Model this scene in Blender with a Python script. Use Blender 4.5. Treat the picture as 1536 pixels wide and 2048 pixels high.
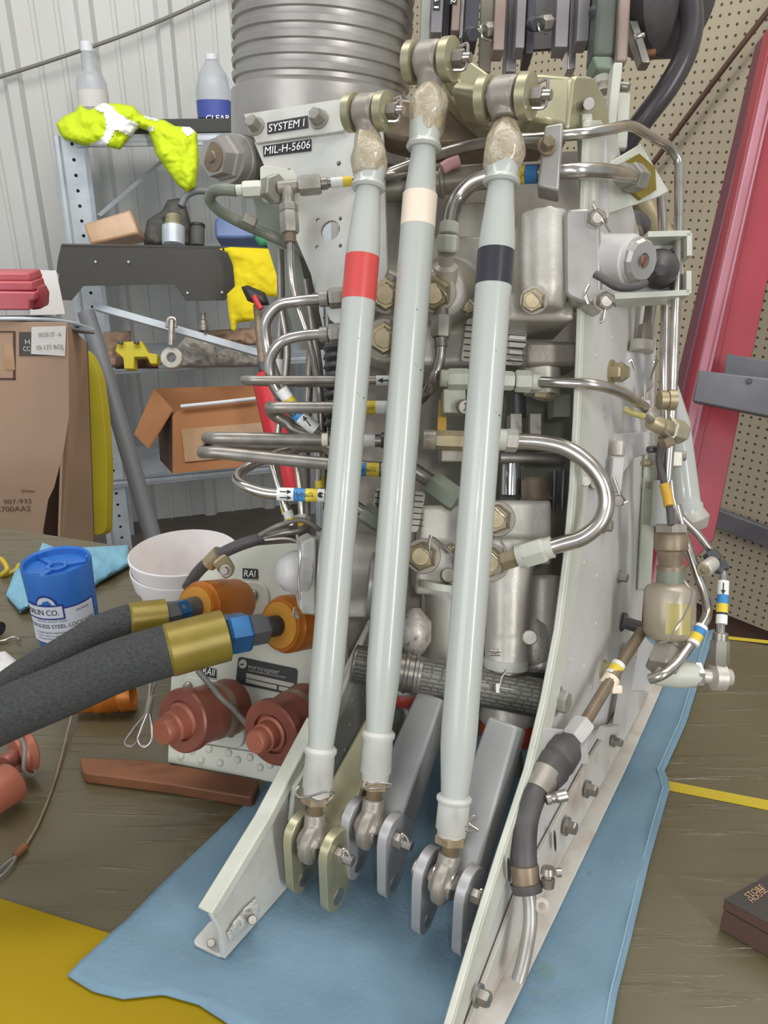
import bpy, bmesh, math, random
from mathutils import Vector, Matrix, noise
random.seed(7)
SC = bpy.context.scene
COL = SC.collection
for _o in list(bpy.data.objects):
    bpy.data.objects.remove(_o)

# ---------------------------------------------------------------- camera
FPX = 1540.0; CAMH = 0.45; PITCH = math.radians(23.0)
_cam = bpy.data.cameras.new('camera'); _cam.sensor_fit = 'VERTICAL'; _cam.sensor_height = 36.0
_cam.lens = FPX / 2048 * 36.0; _cam.clip_start = 0.01; _cam.clip_end = 60
CAM = bpy.data.objects.new('camera', _cam); COL.objects.link(CAM)
CAM.location = (0, 0, CAMH); CAM.rotation_euler = (math.pi / 2 - PITCH, 0, 0)
SC.camera = CAM
# ---------------------------------------------------------------- world, lamps, exposure
W = bpy.data.worlds.new('hangar_air'); SC.world = W; W.use_nodes = True
W.node_tree.nodes['Background'].inputs[0].default_value = (0.86, 0.93, 1.0, 1)
W.node_tree.nodes['Background'].inputs[1].default_value = 0.50
def area(name, loc, look, sx, sy, power, col=(1, .97, .92)):
    l = bpy.data.lights.new(name, 'AREA'); l.shape = 'RECTANGLE'; l.size = sx; l.size_y = sy
    l.energy = power; l.color = col
    o = bpy.data.objects.new(name, l); COL.objects.link(o); o.location = loc
    d = Vector(look) - Vector(loc); o.rotation_euler = d.to_track_quat('-Z', 'Y').to_euler()
    return o
area('bay_door_daylight', (1.75, -2.35, 1.35), (0.0, 0.45, 0.28), 0.40, 2.0, 48, (1, .98, .96))
area('phone_torch', (0.03, -0.02, CAMH + 0.03), (0.1, 0.7, 0.25), 0.02, 0.02, 0.32, (1, .98, .95))
area('left_fill_light', (-2.0, -2.2, 1.3), (0.0, 0.6, 0.3), 2.2, 1.8, 38, (.97, .98, 1))  # added fill lamp to brighten pegboard and front panels, no known opening there
area('ceiling_tube_light', (0.9, 0.3, 2.6), (0.1, 0.8, 0.3), 0.5, 1.6, 14)
area('ceiling_tube_light_far', (-0.7, 1.0, 2.5), (-0.9, 3.2, 0.0), 2.6, 0.8, 47)
area('ceiling_tube_light_side', (1.2, 1.5, 2.7), (1.0, 1.7, 0.0), 1.2, 0.8, 14)
SC.view_settings.view_transform = 'Standard'; SC.view_settings.look = 'None'
SC.view_settings.gamma = 1.0; SC.view_settings.use_curve_mapping = False
SC.view_settings.exposure = 0.0

# ---------------------------------------------------------------- geometry of the view
C0 = Vector((0, 0, CAMH)); FW = Vector((0, math.cos(PITCH), -math.sin(PITCH)))
RT = Vector((1, 0, 0)); UP = Vector((0, math.sin(PITCH), math.cos(PITCH)))
def ray(x, y): return FW + RT * ((x - 768) / FPX) - UP * ((y - 1024) / FPX)
def P(x, y, z): return C0 + ray(x, y) * z
def T(x, y, h=0.0):
    r = ray(x, y); return C0 + r * ((h - CAMH) / r.z)
def zof(p): return (p - C0).dot(FW)
def plane3(a, b, c):
    n = (b - a).cross(c - a).normalized()
    if n.dot(C0 - a) < 0: n = -n
    return (a, n)
def on(pl, x, y, off=0.0):
    a = pl[0] + pl[1] * off; r = ray(x, y); return C0 + r * ((a - C0).dot(pl[1]) / r.dot(pl[1]))
def px(n, z): return n * z / FPX
def V(a): return P(*a) if (isinstance(a, tuple) and len(a) == 3) else Vector(a)

# ---------------------------------------------------------------- materials
def lin(c):
    if isinstance(c, str): c = [int(c[i:i + 2], 16) / 255 for i in (0, 2, 4)]
    return tuple(((v / 12.92) if v <= .04045 else ((v + .055) / 1.055) ** 2.4) for v in c) + (1,)
MATS = {}
def mat(name, col, rough=.5, metal=0.0, var=None, vs=20, bump=0.0, bs=80, trans=0.0, spec=.5, coat=0.0, amt=.5, stretch=None, sharp=None, alpha=1.0):
    m = bpy.data.materials.new(name); m.use_nodes = True; nt = m.node_tree; N = nt.nodes; b = N['Principled BSDF']
    b.inputs['Base Color'].default_value = lin(col); b.inputs['Roughness'].default_value = rough
    b.inputs['Metallic'].default_value = metal; b.inputs['Specular IOR Level'].default_value = spec
    b.inputs['Transmission Weight'].default_value = trans; b.inputs['Coat Weight'].default_value = coat
    b.inputs['Alpha'].default_value = alpha
    if var or bump:
        tc = N.new('ShaderNodeTexCoord'); mp = N.new('ShaderNodeMapping')
        nt.links.new(tc.outputs['Object'], mp.inputs[0])
        if stretch: mp.inputs['Scale'].default_value = stretch
    if var:
        nz = N.new('ShaderNodeTexNoise'); nz.inputs['Scale'].default_value = vs; nz.inputs['Detail'].default_value = 6
        rp = N.new('ShaderNodeValToRGB'); rp.color_ramp.elements[0].position = amt - (sharp or .12); rp.color_ramp.elements[1].position = amt + (sharp or .2)
        rp.color_ramp.elements[0].color = lin(col); rp.color_ramp.elements[1].color = lin(var)
        nt.links.new(mp.outputs[0], nz.inputs['Vector']); nt.links.new(nz.outputs['Fac'], rp.inputs[0]); nt.links.new(rp.outputs[0], b.inputs['Base Color'])
    if bump:
        n2 = N.new('ShaderNodeTexNoise'); n2.inputs['Scale'].default_value = bs; n2.inputs['Detail'].default_value = 4
        bp = N.new('ShaderNodeBump'); bp.inputs['Strength'].default_value = bump; bp.inputs['Distance'].default_value = .002
        nt.links.new(mp.outputs[0], n2.inputs['Vector']); nt.links.new(n2.outputs['Fac'], bp.inputs['Height']); nt.links.new(bp.outputs[0], b.inputs['Normal'])
    MATS[name] = m; return m
M = MATS
mat('paint', 'b7bab3', .27, 0, '5f5a53', 150, coat=.3, amt=.735, sharp=.01)
mat('paint_dull', 'cbcbc5', .45, 0, 'bab8ae', 35, .08, 200)
mat('paint_green', 'b4b9a6', .45, 0, 'a8a996', 30)
mat('plate_paint', 'cbc9c6', .42, 0, 'bdb9b4', 18, .05, 150)
mat('panel_paint', 'd0d2c5', .5, 0, 'c4c5b6', 14)
mat('lip_paint', 'cccdc0', .4, 0, 'bdbeb0', 40)
mat('steel', 'c4bdb5', .24, .9, '9d968e', 60, amt=.58)
mat('steel_dull', 'a8a29a', .36, .75, '8a847c', 60)
mat('alloy', 'b2aea8', .36, .45, 'a09c96', 25, .06, 120)
mat('cast', 'cfcbc2', .4, .3, 'b4aea2', 22, .12, 260)
mat('cast_dark', 'a39d93', .42, .4, '8a8378', 22, .12, 260)
mat('cast_speck', 'c4bcb2', .42, .4, '3a322c', 260, .05, 200, amt=.66)
mat('nutgrey', 'a3a39b', .45, .35, '8a8377', 50)
mat('chromate', 'b9b393', .34, .55, 'a5a083', 30)
mat('brass', 'b3a584', .4, .5, '988b6d', 60)
mat('gold', '87752a', .38, .25, '7a6922', 40)
mat('orange_anod', 'b96d22', .36, .35, 'a86018', 30)
mat('orange_light', 'c88c36', .4, .3)
mat('red_anod', '8c5344', .42, .3, '7e493c', 30)
mat('red_anod_face', 'a4614d', .45, .2)
mat('blue_anod', '2f679c', .3, .5, '285784', 40)
mat('dark_steel', '58595b', .4, .4)
mat('sealant', 'ab9c80', .25, 0, 'c4baa6', 90, .9, 260, coat=.5)
mat('sealant_dark', '9c8f7e', .25, 0, 'b7ac9c', 90, .7, 160, coat=.5)
mat('gap_dark', '4b5056', .6)
mat('tan_thread', '9e8c70', .5, .4, '7f6e55', 80)
mat('red_band', 'cf4d48', .35)
mat('black_band', '35343a', .3)
mat('cream_band', 'f0deca', .45)
mat('black', '2b2a2b', .55)
mat('rubber', '585454', .5, 0, '3f3b3b', 40, .1, 200)
mat('rubber_gloss', '454042', .3)
mat('hose', '454545', .85, 0, '343434', 500, .8, 700)
mat('label_black', '2c2b2c', .5)
mat('white_print', 'f2f2ee', .6)
mat('white', 'e8e8e4', .6)
mat('lab_blue', '3f86c0', .5)
mat('lab_yellow', 'e2c63c', .5)
mat('ink', '26251f', .6)
mat('plate_label', 'b0ada1', .45, .2)
mat('greenmetal', '858a7c', .5, .2, '747a6b', 40)
mat('brownrail', 'a08e84', .5, .3, '8d7a70', 20)
mat('greyrail', '9b9596', .42, .5, '858083', 20)
mat('darkrail', '55545a', .4, .5)
mat('dark_green', '5d635a', .5, .1, '50564d', 40)
mat('beige', 'a79f8e', .7)
mat('arm_grey', 'a3a3a1', .45, .2, '949492', 25)
mat('lug_grey', 'b0aeae', .4, .25, 'a09e9e', 30)
mat('chrome', 'dcdcdc', .08, 1)
mat('red_ring', 'b8483a', .4)
mat('yellow_part', 'd3a53c', .5)
mat('green_cap', '7c8a7b', .4)
mat('plate_dirty', 'c8c3ba', .5, 0, '9a7d62', 26, .1, 150, amt=.62)
mat('bowl', 'b3a896', .35, .3, '9a8e78', 30)
mat('amber', 'b0a468', .25, 0, 'a4975a', 30)
mat('bronze', '94836e', .42, .35, '7a6a56', 50)
mat('pinkish', 'd9a3aa', .5)

# ---------------------------------------------------------------- mesh helpers
def mk(name, verts, faces, m, parent=None, smooth=40):
    base = ROOTPOS[parent.name] if parent else Vector((0, 0, 0))
    me = bpy.data.meshes.new(name)
    vs = [Vector(v) for v in verts]
    if parent is None:
        lo = Vector((min(v.x for v in vs), min(v.y for v in vs), min(v.z for v in vs))); hi = Vector((max(v.x for v in vs), max(v.y for v in vs), max(v.z for v in vs)))
        org = Vector(((lo.x + hi.x) / 2, (lo.y + hi.y) / 2, lo.z)); loc = org
    else:
        org = sum(vs, Vector()) / len(vs); loc = org - base
    me.from_pydata([v - org for v in vs], [], faces); me.update()
    me.materials.append(M[m] if isinstance(m, str) else m)
    o = bpy.data.objects.new(name, me); COL.objects.link(o); o.location = loc
    if parent: o.parent = parent
    ROOTPOS[o.name] = org
    bm = bmesh.new(); bm.from_mesh(me); bmesh.ops.recalc_face_normals(bm, faces=bm.faces[:]); bm.to_mesh(me); bm.free()
    if smooth:
        me.polygons.foreach_set('use_smooth', [True] * len(me.polygons)); me.set_sharp_from_angle(angle=math.radians(smooth))
    return o
ROOTPOS = {}
def tag(o, label, cat, group=None):
    o['label'] = label; o['category'] = cat
    if group: o['group'] = group
    return o
def struct(o, label=None):
    o['kind'] = 'structure'
    if label: o['label'] = label
    return o
def empty(name, loc, label, cat, group=None):
    o = bpy.data.objects.new(name, None); COL.objects.link(o); o.location = loc; o.empty_display_size = .02
    ROOTPOS[o.name] = Vector(loc); return tag(o, label, cat, group)
def bevel(o, w, seg=2, ang=40):
    md = o.modifiers.new('bevel', 'BEVEL'); md.width = w; md.segments = seg; md.limit_method = 'ANGLE'; md.angle_limit = math.radians(ang)
    return o
def frame(d):
    d = d.normalized(); a = Vector((0, 0, 1)) if abs(d.z) < .9 else Vector((1, 0, 0))
    u = d.cross(a).normalized(); return u, d.cross(u).normalized()
def g_lathe(A, B, prof, segs=24, metres=False, phase=0.0):
    A = V(A); B = V(B); d = B - A; u, w = frame(d); vs = []; fs = []
    k = (zof(A) + zof(B)) / 2 / FPX if not metres else 1.0
    for t, r in prof:
        c = A + d * t; r = max(r, .0001 / k if k else r) * k
        for i in range(segs):
            a = 2 * math.pi * i / segs + phase; vs.append(c + u * (r * math.cos(a)) + w * (r * math.sin(a)))
    n = len(prof)
    for j in range(n - 1):
        for i in range(segs):
            i2 = (i + 1) % segs; fs.append((j * segs + i, j * segs + i2, (j + 1) * segs + i2, (j + 1) * segs + i))
    fs.append(tuple(range(segs))[::-1]); fs.append(tuple((n - 1) * segs + i for i in range(segs)))
    return vs, fs
def lathe(name, A, B, prof, m, parent=None, segs=24, smooth=40, metres=False, phase=0.0):
    v, f = g_lathe(A, B, prof, segs, metres, phase); return mk(name, v, f, m, parent, smooth)
def cyl(name, A, B, r, m, parent=None, segs=24, bev=.12, metres=False):
    b = bev; return lathe(name, A, B, [(0, r * (1 - b)), (b * .5, r), (1 - b * .5, r), (1, r * (1 - b))] if b else [(0, r), (1, r)], m, parent, segs, 40, metres)
def hexn(name, A, B, r, m, parent=None, phase=.3):
    return lathe(name, A, B, [(0, r * .9), (.12, r), (.88, r), (1, r * .9)], m, parent, 6, 20, phase=phase)
def smoothpath(pts, sub=8):
    pts = [V(p) for p in pts]
    if len(pts) < 3: return pts
    out = []
    e = [pts[0] * 2 - pts[1]] + pts + [pts[-1] * 2 - pts[-2]]
    for i in range(1, len(e) - 2):
        p0, p1, p2, p3 = e[i - 1:i + 3]
        t0 = 0; t1 = t0 + max((p1 - p0).length ** .5, 1e-5); t2 = t1 + max((p2 - p1).length ** .5, 1e-5); t3 = t2 + max((p3 - p2).length ** .5, 1e-5)
        for s in range(sub):
            t = t1 + (t2 - t1) * s / sub
            a1 = p0 * ((t1 - t) / (t1 - t0)) + p1 * ((t - t0) / (t1 - t0)); a2 = p1 * ((t2 - t) / (t2 - t1)) + p2 * ((t - t1) / (t2 - t1)); a3 = p2 * ((t3 - t) / (t3 - t2)) + p3 * ((t - t2) / (t3 - t2))
            b1 = a1 * ((t2 - t) / (t2 - t0)) + a2 * ((t - t0) / (t2 - t0)); b2 = a2 * ((t3 - t) / (t3 - t1)) + a3 * ((t - t1) / (t3 - t1))
            out.append(b1 * ((t2 - t) / (t2 - t1)) + b2 * ((t - t1) / (t2 - t1)))
    out.append(pts[-1]); return out
def g_tube(pts, r, segs=12, sub=8, raw=False):
    q = pts if raw else smoothpath(pts, sub); n = len(q); vs = []; fs = []
    rr = r if callable(r) else (lambda t: r)
    d0 = (q[1] - q[0]).normalized(); u, w = frame(d0)
    for i in range(n):
        d = (q[min(i + 1, n - 1)] - q[max(i - 1, 0)]).normalized()
        u = (u - d * u.dot(d)).normalized(); w = d.cross(u)
        R = rr(i / (n - 1))
        for k in range(segs):
            a = 2 * math.pi * k / segs; vs.append(q[i] + u * (R * math.cos(a)) + w * (R * math.sin(a)))
    for j in range(n - 1):
        for k in range(segs):
            k2 = (k + 1) % segs; fs.append((j * segs + k, j * segs + k2, (j + 1) * segs + k2, (j + 1) * segs + k))
    fs.append(tuple(range(segs))[::-1]); fs.append(tuple((n - 1) * segs + k for k in range(segs)))
    return vs, fs
def tube(name, pts, rpx, m, parent=None, segs=12, sub=8, metres=False):
    z = sum(zof(V(p)) for p in pts) / len(pts)
    r = rpx if metres else rpx * z / FPX
    v, f = g_tube(pts, r, segs, sub); return mk(name, v, f, m, parent, 50)
def g_box(c, ex, ey, ez):
    vs = [c + ex * a + ey * b + ez * d for a in (-1, 1) for b in (-1, 1) for d in (-1, 1)]
    return vs, [(0, 1, 3, 2), (4, 6, 7, 5), (0, 4, 5, 1), (2, 3, 7, 6), (0, 2, 6, 4), (1, 5, 7, 3)]
def box(name, c, ex, ey, ez, m, parent=None, bev=0.0):
    v, f = g_box(Vector(c), Vector(ex), Vector(ey), Vector(ez)); o = mk(name, v, f, m, parent, 30)
    return bevel(o, bev) if bev else o
def beam(name, A, B, wv, hv, m, parent=None, bev=0.0):
    A = V(A); B = V(B); return box(name, (A + B) / 2, (B - A) / 2, wv, hv, m, parent, bev)
def circ(c, n, r, k=16):
    u, w = frame(n); return [c + u * (r * math.cos(2 * math.pi * i / k)) + w * (r * math.sin(2 * math.pi * i / k)) for i in range(k)]
def slab(name, outer, thick, m, parent=None, holes=(), bev=0.0, both=False, direction=None):
    """flat plate with real holes; outer = 3D loop, holes = list of (centre, radius) or loops"""
    outer = [Vector(p) for p in outer]; n = Vector()
    for i in range(len(outer)):
        n += outer[i].cross(outer[(i + 1) % len(outer)])
    n.normalize()
    if n.dot(C0 - outer[0]) < 0: n = -n
    ex = (direction if direction is not None else -n) * thick
    bm = bmesh.new(); edges = []
    loops = [outer] + [(circ(h[0], n, h[1]) if isinstance(h, tuple) else h) for h in holes]
    for lp in loops:
        vv = [bm.verts.new(p) for p in lp]
        for i in range(len(vv)): edges.append(bm.edges.new((vv[i], vv[(i + 1) % len(vv)])))
    if len(loops) == 1: bm.faces.new(bm.verts[:])
    else: bmesh.ops.triangle_fill(bm, use_beauty=True, use_dissolve=True, edges=edges, normal=n)
    g = bmesh.ops.extrude_face_region(bm, geom=bm.faces[:])
    for v in g['geom']:
        if isinstance(v, bmesh.types.BMVert): v.co += ex
    vs = [v.co.copy() for v in bm.verts]; bm.verts.index_update(); fs = [tuple(v.index for v in f.verts) for f in bm.faces]; bm.free()
    o = mk(name, vs, fs, m, parent, 35)
    return bevel(o, bev) if bev else o
def pslab(name, pl, pts, thick, m, parent=None, holes=(), bev=0.0, off=0.0, rnd=0):
    outer = [on(pl, x, y, off) for x, y in pts]
    if rnd: outer = roundloop(outer, rnd)
    return slab(name, outer, thick, m, parent, [(on(pl, x, y, off), r * zof(on(pl, x, y)) / FPX) for x, y, r in holes], bev)
def roundloop(pts, r, k=5):
    out = []
    n = len(pts)
    for i in range(n):
        a = pts[i - 1]; b = pts[i]; c = pts[(i + 1) % n]
        d1 = (a - b); d2 = (c - b); rr = min(r, d1.length * .45, d2.length * .45)
        p = b + d1.normalized() * rr; q = b + d2.normalized() * rr
        for s in range(k + 1):
            t = s / k; out.append(p * (1 - t) ** 2 + b * (2 * t * (1 - t)) + q * t ** 2)
    return out
_TXT = {}
def txtmesh(s):
    if s not in _TXT:
        cu = bpy.data.curves.new('t', 'FONT'); cu.body = s; cu.resolution_u = 3
        ob = bpy.data.objects.new('t', cu); COL.objects.link(ob); bpy.context.view_layer.update()
        me = bpy.data.meshes.new_from_object(ob.evaluated_get(bpy.context.evaluated_depsgraph_get()))
        vs = [v.co.copy() for v in me.vertices]; fs = [tuple(p.vertices) for p in me.polygons]
        bpy.data.objects.remove(ob); bpy.data.curves.remove(cu); bpy.data.meshes.remove(me)
        x0 = min(v.x for v in vs); x1 = max(v.x for v in vs); y0 = min(0, min(v.y for v in vs)) if 0 else 0; y1 = .69
        _TXT[s] = ([((v.x - x0) / (x1 - x0), v.y / y1) for v in vs], fs)
    return _TXT[s]
def text3(name, s, o, ex, ey, m, parent):
    vs, fs = txtmesh(s); return mk(name, [o + ex * a + ey * b for a, b in vs], fs, m, parent, 0)
def ptext(name, s, pl, a, b, hpx, m, parent, off=.0012):
    o = on(pl, a[0], a[1], off); e = on(pl, b[0], b[1], off); ex = e - o; ey = pl[1].cross(ex).normalized()
    if ey.dot(UP) < 0: ey = -ey
    return text3(name, s, o, ex, ey * px(hpx, zof(o)), m, parent)
def wraptext(name, s, A, B, r, m, parent, v0, h, facing=None, flip=False):
    """lettering along a pipe A->B, wrapped round it; v0 = offset of the baseline (m), h = height (m)"""
    A = V(A); B = V(B); d = (B - A); dn = d.normalized(); f = (facing or (C0 - (A + B) / 2)); f = (f - dn * f.dot(dn)).normalized(); u = dn.cross(f) * -1
    u = f.cross(dn)
    vs, fs = txtmesh(s); out = []
    for a, b in vs:
        an = (v0 + b * h) / r; out.append(A + d * a + (f * math.cos(an) + u * math.sin(an)) * (r * 1.012))
    return mk(name, out, fs, m, parent, 0)
def remesh(name, geos, m, parent, vox=.0016, sm=8, fac=.6):
    vs = []; fs = []
    for v, f in geos:
        k = len(vs); vs += v; fs += [tuple(i + k for i in q) for q in f]
    o = mk(name, vs, fs, m, parent, 0)
    r = o.modifiers.new('r', 'REMESH'); r.mode = 'VOXEL'; r.voxel_size = vox
    s = o.modifiers.new('s', 'SMOOTH'); s.factor = fac; s.iterations = sm
    bpy.context.view_layer.update()
    me = bpy.data.meshes.new_from_object(o.evaluated_get(bpy.context.evaluated_depsgraph_get()))
    o.modifiers.clear(); old = o.data; o.data = me; bpy.data.meshes.remove(old)
    me.polygons.foreach_set('use_smooth', [True] * len(me.polygons)); me.name = name
    if not me.materials: me.materials.append(M[m])
    return o
def rbox(c, ex, ey, ez): return g_box(Vector(c), Vector(ex), Vector(ey), Vector(ez))
# ================================================================ soft shapes
def inpoly(x, y, poly):
    c = False; n = len(poly)
    for i in range(n):
        x1, y1 = poly[i]; x2, y2 = poly[i - 1]
        if (y1 > y) != (y2 > y) and x < (x2 - x1) * (y - y1) / (y2 - y1) + x1: c = not c
    return c
def nearest(x, y, poly):
    best = (1e9, 0, 0); n = len(poly)
    for i in range(n):
        x1, y1 = poly[i]; x2, y2 = poly[(i + 1) % n]; dx = x2 - x1; dy = y2 - y1; l = dx * dx + dy * dy
        t = max(0, min(1, ((x - x1) * dx + (y - y1) * dy) / l)) if l else 0
        qx = x1 + t * dx; qy = y1 + t * dy; d = math.hypot(x - qx, y - qy)
        if d < best[0]: best = (d, qx, qy)
    return best
def pillow(name, poly, z, thick, m, parent=None, step=5, fold=.3, fs=.03, flat=.25, patches=(), pm='white', pl=None, seed=0):
    """a soft solid body with a front and a back skin, swollen from its outline and creased"""
    xs = [p[0] for p in poly]; ys = [p[1] for p in poly]
    nx = int((max(xs) - min(xs)) / step) + 3; ny = int((max(ys) - min(ys)) / step) + 3; x0 = min(xs) - step; y0 = min(ys) - step
    dm = 0; pts = {}; cells = []
    for j in range(ny):
        for i in range(nx):
            if inpoly(x0 + (i + .5) * step, y0 + (j + .5) * step, poly): cells.append((i, j))
    for i, j in cells:
        for a, b in ((0, 0), (1, 0), (1, 1), (0, 1)):
            k = (i + a, j + b)
            if k not in pts: pts[k] = nearest(x0 + k[0] * step, y0 + k[1] * step, poly)
    cs = set(cells)
    def full(k): return all((k[0] - a, k[1] - b) in cs for a in (0, 1) for b in (0, 1))
    dm = max(pts[k][0] for k in pts if full(k)) if any(full(k) for k in pts) else step
    vs = []; fcs = []; idx = {}
    for side in (0, 1):
        for k, (d, qx, qy) in pts.items():
            x, y = x0 + k[0] * step, y0 + k[1] * step
            if not full(k):
                x, y = qx, qy; d = 0
                if side: idx[(k, 1)] = idx[(k, 0)]; continue
            t = min(1, d / max(dm * .7, 1e-6)); s = math.sqrt(max(0, 1 - (1 - t) ** 2))
            p = on(pl, x, y) if pl else P(x, y, z)
            nn = noise.fractal(Vector((x * fs, y * fs, seed * 3.1)), .8, 2.0, 4)
            off = thick * s * (1 + fold * nn) + thick * fold * .6 * nn * (1 if d > 0 else .3)
            dirv = (C0 - p).normalized()
            p = p + dirv * (off if side == 0 else -thick * flat * s)
            idx[(k, side)] = len(vs); vs.append(p)
    front = []
    for i, j in cells:
        q = [(i, j), (i + 1, j), (i + 1, j + 1), (i, j + 1)]
        f = tuple(idx[(k, 0)] for k in q); b = tuple(idx[(k, 1)] for k in q)[::-1]
        fcs.append(f); front.append((i, j, f))
        if set(b) != set(f): fcs.append(b)
    o = mk(name, vs, fcs, m, parent, 80)
    for pname, pp in patches:
        pv = []; pf = []; mp = {}
        for i, j, f in front:
            if inpoly(x0 + (i + .5) * step, y0 + (j + .5) * step, pp):
                g = []
                for a in f:
                    if a not in mp: mp[a] = len(pv); pv.append(vs[a] + (C0 - vs[a]).normalized() * .004)
                    g.append(mp[a])
                pf.append(tuple(g))
        if pf: mk(pname, pv, pf, pm, o, 80)
    return o

# ================================================================ the room
mat('wall_metal', 'd0d0cc', .55, 0, 'c8c8c3', 2.0)
mat('floor', '7d736a', .7, 0, '655c54', 3, .1, 20)
mat('galv', 'c9d0d6', .4, .3, 'b4bcc4', 12)
mat('shelf_black', '3c3d3c', .5)
mat('hivis', 'd6ec1a', .7, 0, 'c6de12', 8, .3, 60)
mat('reflective', 'ffffff', .35, 0, spec=.8)
mat('clear_plastic', 'c9cdd2', .3, 0, alpha=.55)
mat('plastic_white', 'e3e5e8', .5)
mat('label_violet', '4b5ba8', .5)
mat('cardboard', 'b3957d', .8, 0, 'a98b73', 6)
mat('cardboard_orange', 'b27a4f', .8, 0, 'a87148', 5)
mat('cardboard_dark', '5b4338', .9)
mat('tape', 'c29f7d', .2, 0, 'b28c6b', 14)
mat('panel_black', '4e4c48', .5)
mat('yellow_cloth', 'e3ce12', .85, 0, 'd5bf0c', 10, .2, 90)
mat('tool_red', 'b8444e', .4, 0, 'c46a72', 4)
mat('paper', 'dcd8d4', .8)
mat('yellow_foam', 'c9b92c', .6, 0, 'bdaa22', 6)
mat('pipe_grey', '75777c', .5)
mat('dark_cloth', '4c4a47', .7, 0, '5a5853', 20, .3, 50)
mat('bag', 'a9a59d', .25, 0, '8f877c', 18, .6, 40)
mat('red_paint', 'a83e4a', .4, 0, '9b3540', 3)
mat('red_bright', 'c7323a', .35)
mat('steel_beam', '79787c', .4, .3, '68676b', 8)
mat('green_plastic', '4fa678', .3)
mat('blue_tub', '6d83b3', .4)
mat('yellow_tool', 'd0c02a', .5)
mat('wire', '77776f', .5)
def pegmat():
    m = bpy.data.materials.new('pegboard'); m.use_nodes = True; nt = m.node_tree; N = nt.nodes; L = nt.links; b = N['Principled BSDF']
    b.inputs['Roughness'].default_value = .7
    tc = N.new('ShaderNodeTexCoord'); sx = N.new('ShaderNodeSeparateXYZ'); L.new(tc.outputs['UV'], sx.inputs[0])
    def mth(op, a, bb=None):
        n = N.new('ShaderNodeMath'); n.operation = op
        for i, v in enumerate((a, bb)):
            if v is None: continue
            if isinstance(v, (int, float)): n.inputs[i].default_value = v
            else: L.new(v, n.inputs[i])
        return n.outputs[0]
    def cell(o): return mth('ABSOLUTE', mth('SUBTRACT', mth('FRACT', mth('DIVIDE', o, .0254)), .5))
    u = cell(sx.outputs[0]); v = cell(sx.outputs[1])
    d = mth('SQRT', mth('ADD', mth('MULTIPLY', u, u), mth('MULTIPLY', v, v)))
    h = mth('LESS_THAN', d, .155)
    mx = N.new('ShaderNodeMixRGB'); L.new(h, mx.inputs[0])
    mx.inputs[1].default_value = lin('ab9f88'); mx.inputs[2].default_value = lin('4a4036')
    L.new(mx.outputs[0], b.inputs['Base Color']); MATS['pegboard'] = m
pegmat()
FLOOR = -1.10
struct(mk('floor', [(-5, -2, FLOOR), (5, -2, FLOOR), (5, 6, FLOOR), (-5, 6, FLOOR)], [(0, 1, 2, 3)], 'floor', None, 0))
aw = math.radians(17.0); WD = Vector((math.cos(aw), math.sin(aw), 0)); WN = Vector((math.sin(aw), -math.cos(aw), 0))
w0 = P(200, 500, 3.35); w0.z = 0
WALL = (w0, WN)
# ribbed steel sheet: profile swept up the wall
prof = []; s = -3.2
while s < 2.6:
    for ds, h in ((0, 0), (.06, 0), (.066, .006), (.078, .006), (.084, 0), (.15, 0), (.156, .006), (.168, .006), (.174, 0), (.225, 0), (.243, .03), (.282, .03), (.30, 0)):
        prof.append((s + ds, h))
    s += .30
vs = []; fs = []
for a, h in prof:
    for z in (FLOOR, 3.2):
        q = w0 + WD * a + WN * h; vs.append(Vector((q.x, q.y, z)))
for i in range(len(prof) - 1): fs.append((2 * i, 2 * i + 2, 2 * i + 3, 2 * i + 1))
struct(mk('wall_back', vs, fs, 'wall_metal', None, 20))
# pegboard wall on the right, running away to the left
PD = Vector((-0.66, 0.75, 0)).normalized(); PN = Vector((-PD.y, PD.x, 0))
p0 = P(1480, 1000, 2.35); p0.z = 0
if PN.dot(C0 - p0) < 0: PN = -PN
PEG = (p0, PN)
zb = on(PEG, 1460, 1232).z
q = [p0 + PD * a for a in (-1.6, 1.5)]
vs = [Vector((q[0].x, q[0].y, zb)), Vector((q[1].x, q[1].y, zb)), Vector((q[1].x, q[1].y, 3.2)), Vector((q[0].x, q[0].y, 3.2))]
pg = struct(mk('wall_right', vs + [v - PN * .006 for v in vs], [(0, 1, 2, 3), (4, 7, 6, 5), (0, 4, 5, 1), (1, 5, 6, 2), (2, 6, 7, 3), (3, 7, 4, 0)], 'pegboard', None, 0))
uv = pg.data.uv_layers.new(name='UVMap')
for lp in pg.data.loops:
    co = pg.data.vertices[lp.vertex_index].co; uv.data[lp.index].uv = (Vector((co.x, co.y, 0)).dot(PD), co.z)
vs = [Vector((v.x, v.y, z)) - PN * .05 for z in (FLOOR, 3.2) for v in q]
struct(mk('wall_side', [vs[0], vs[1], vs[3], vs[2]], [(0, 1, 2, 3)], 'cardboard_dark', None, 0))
# rails on the pegboard
a = on(PEG, 1330, 995, .02); b = on(PEG, 1600, 1098, .02)
tr = struct(beam('trim_1', a, b, PN * .012, Vector((0, 0, .03)), 'steel_beam', None, .003))

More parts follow.
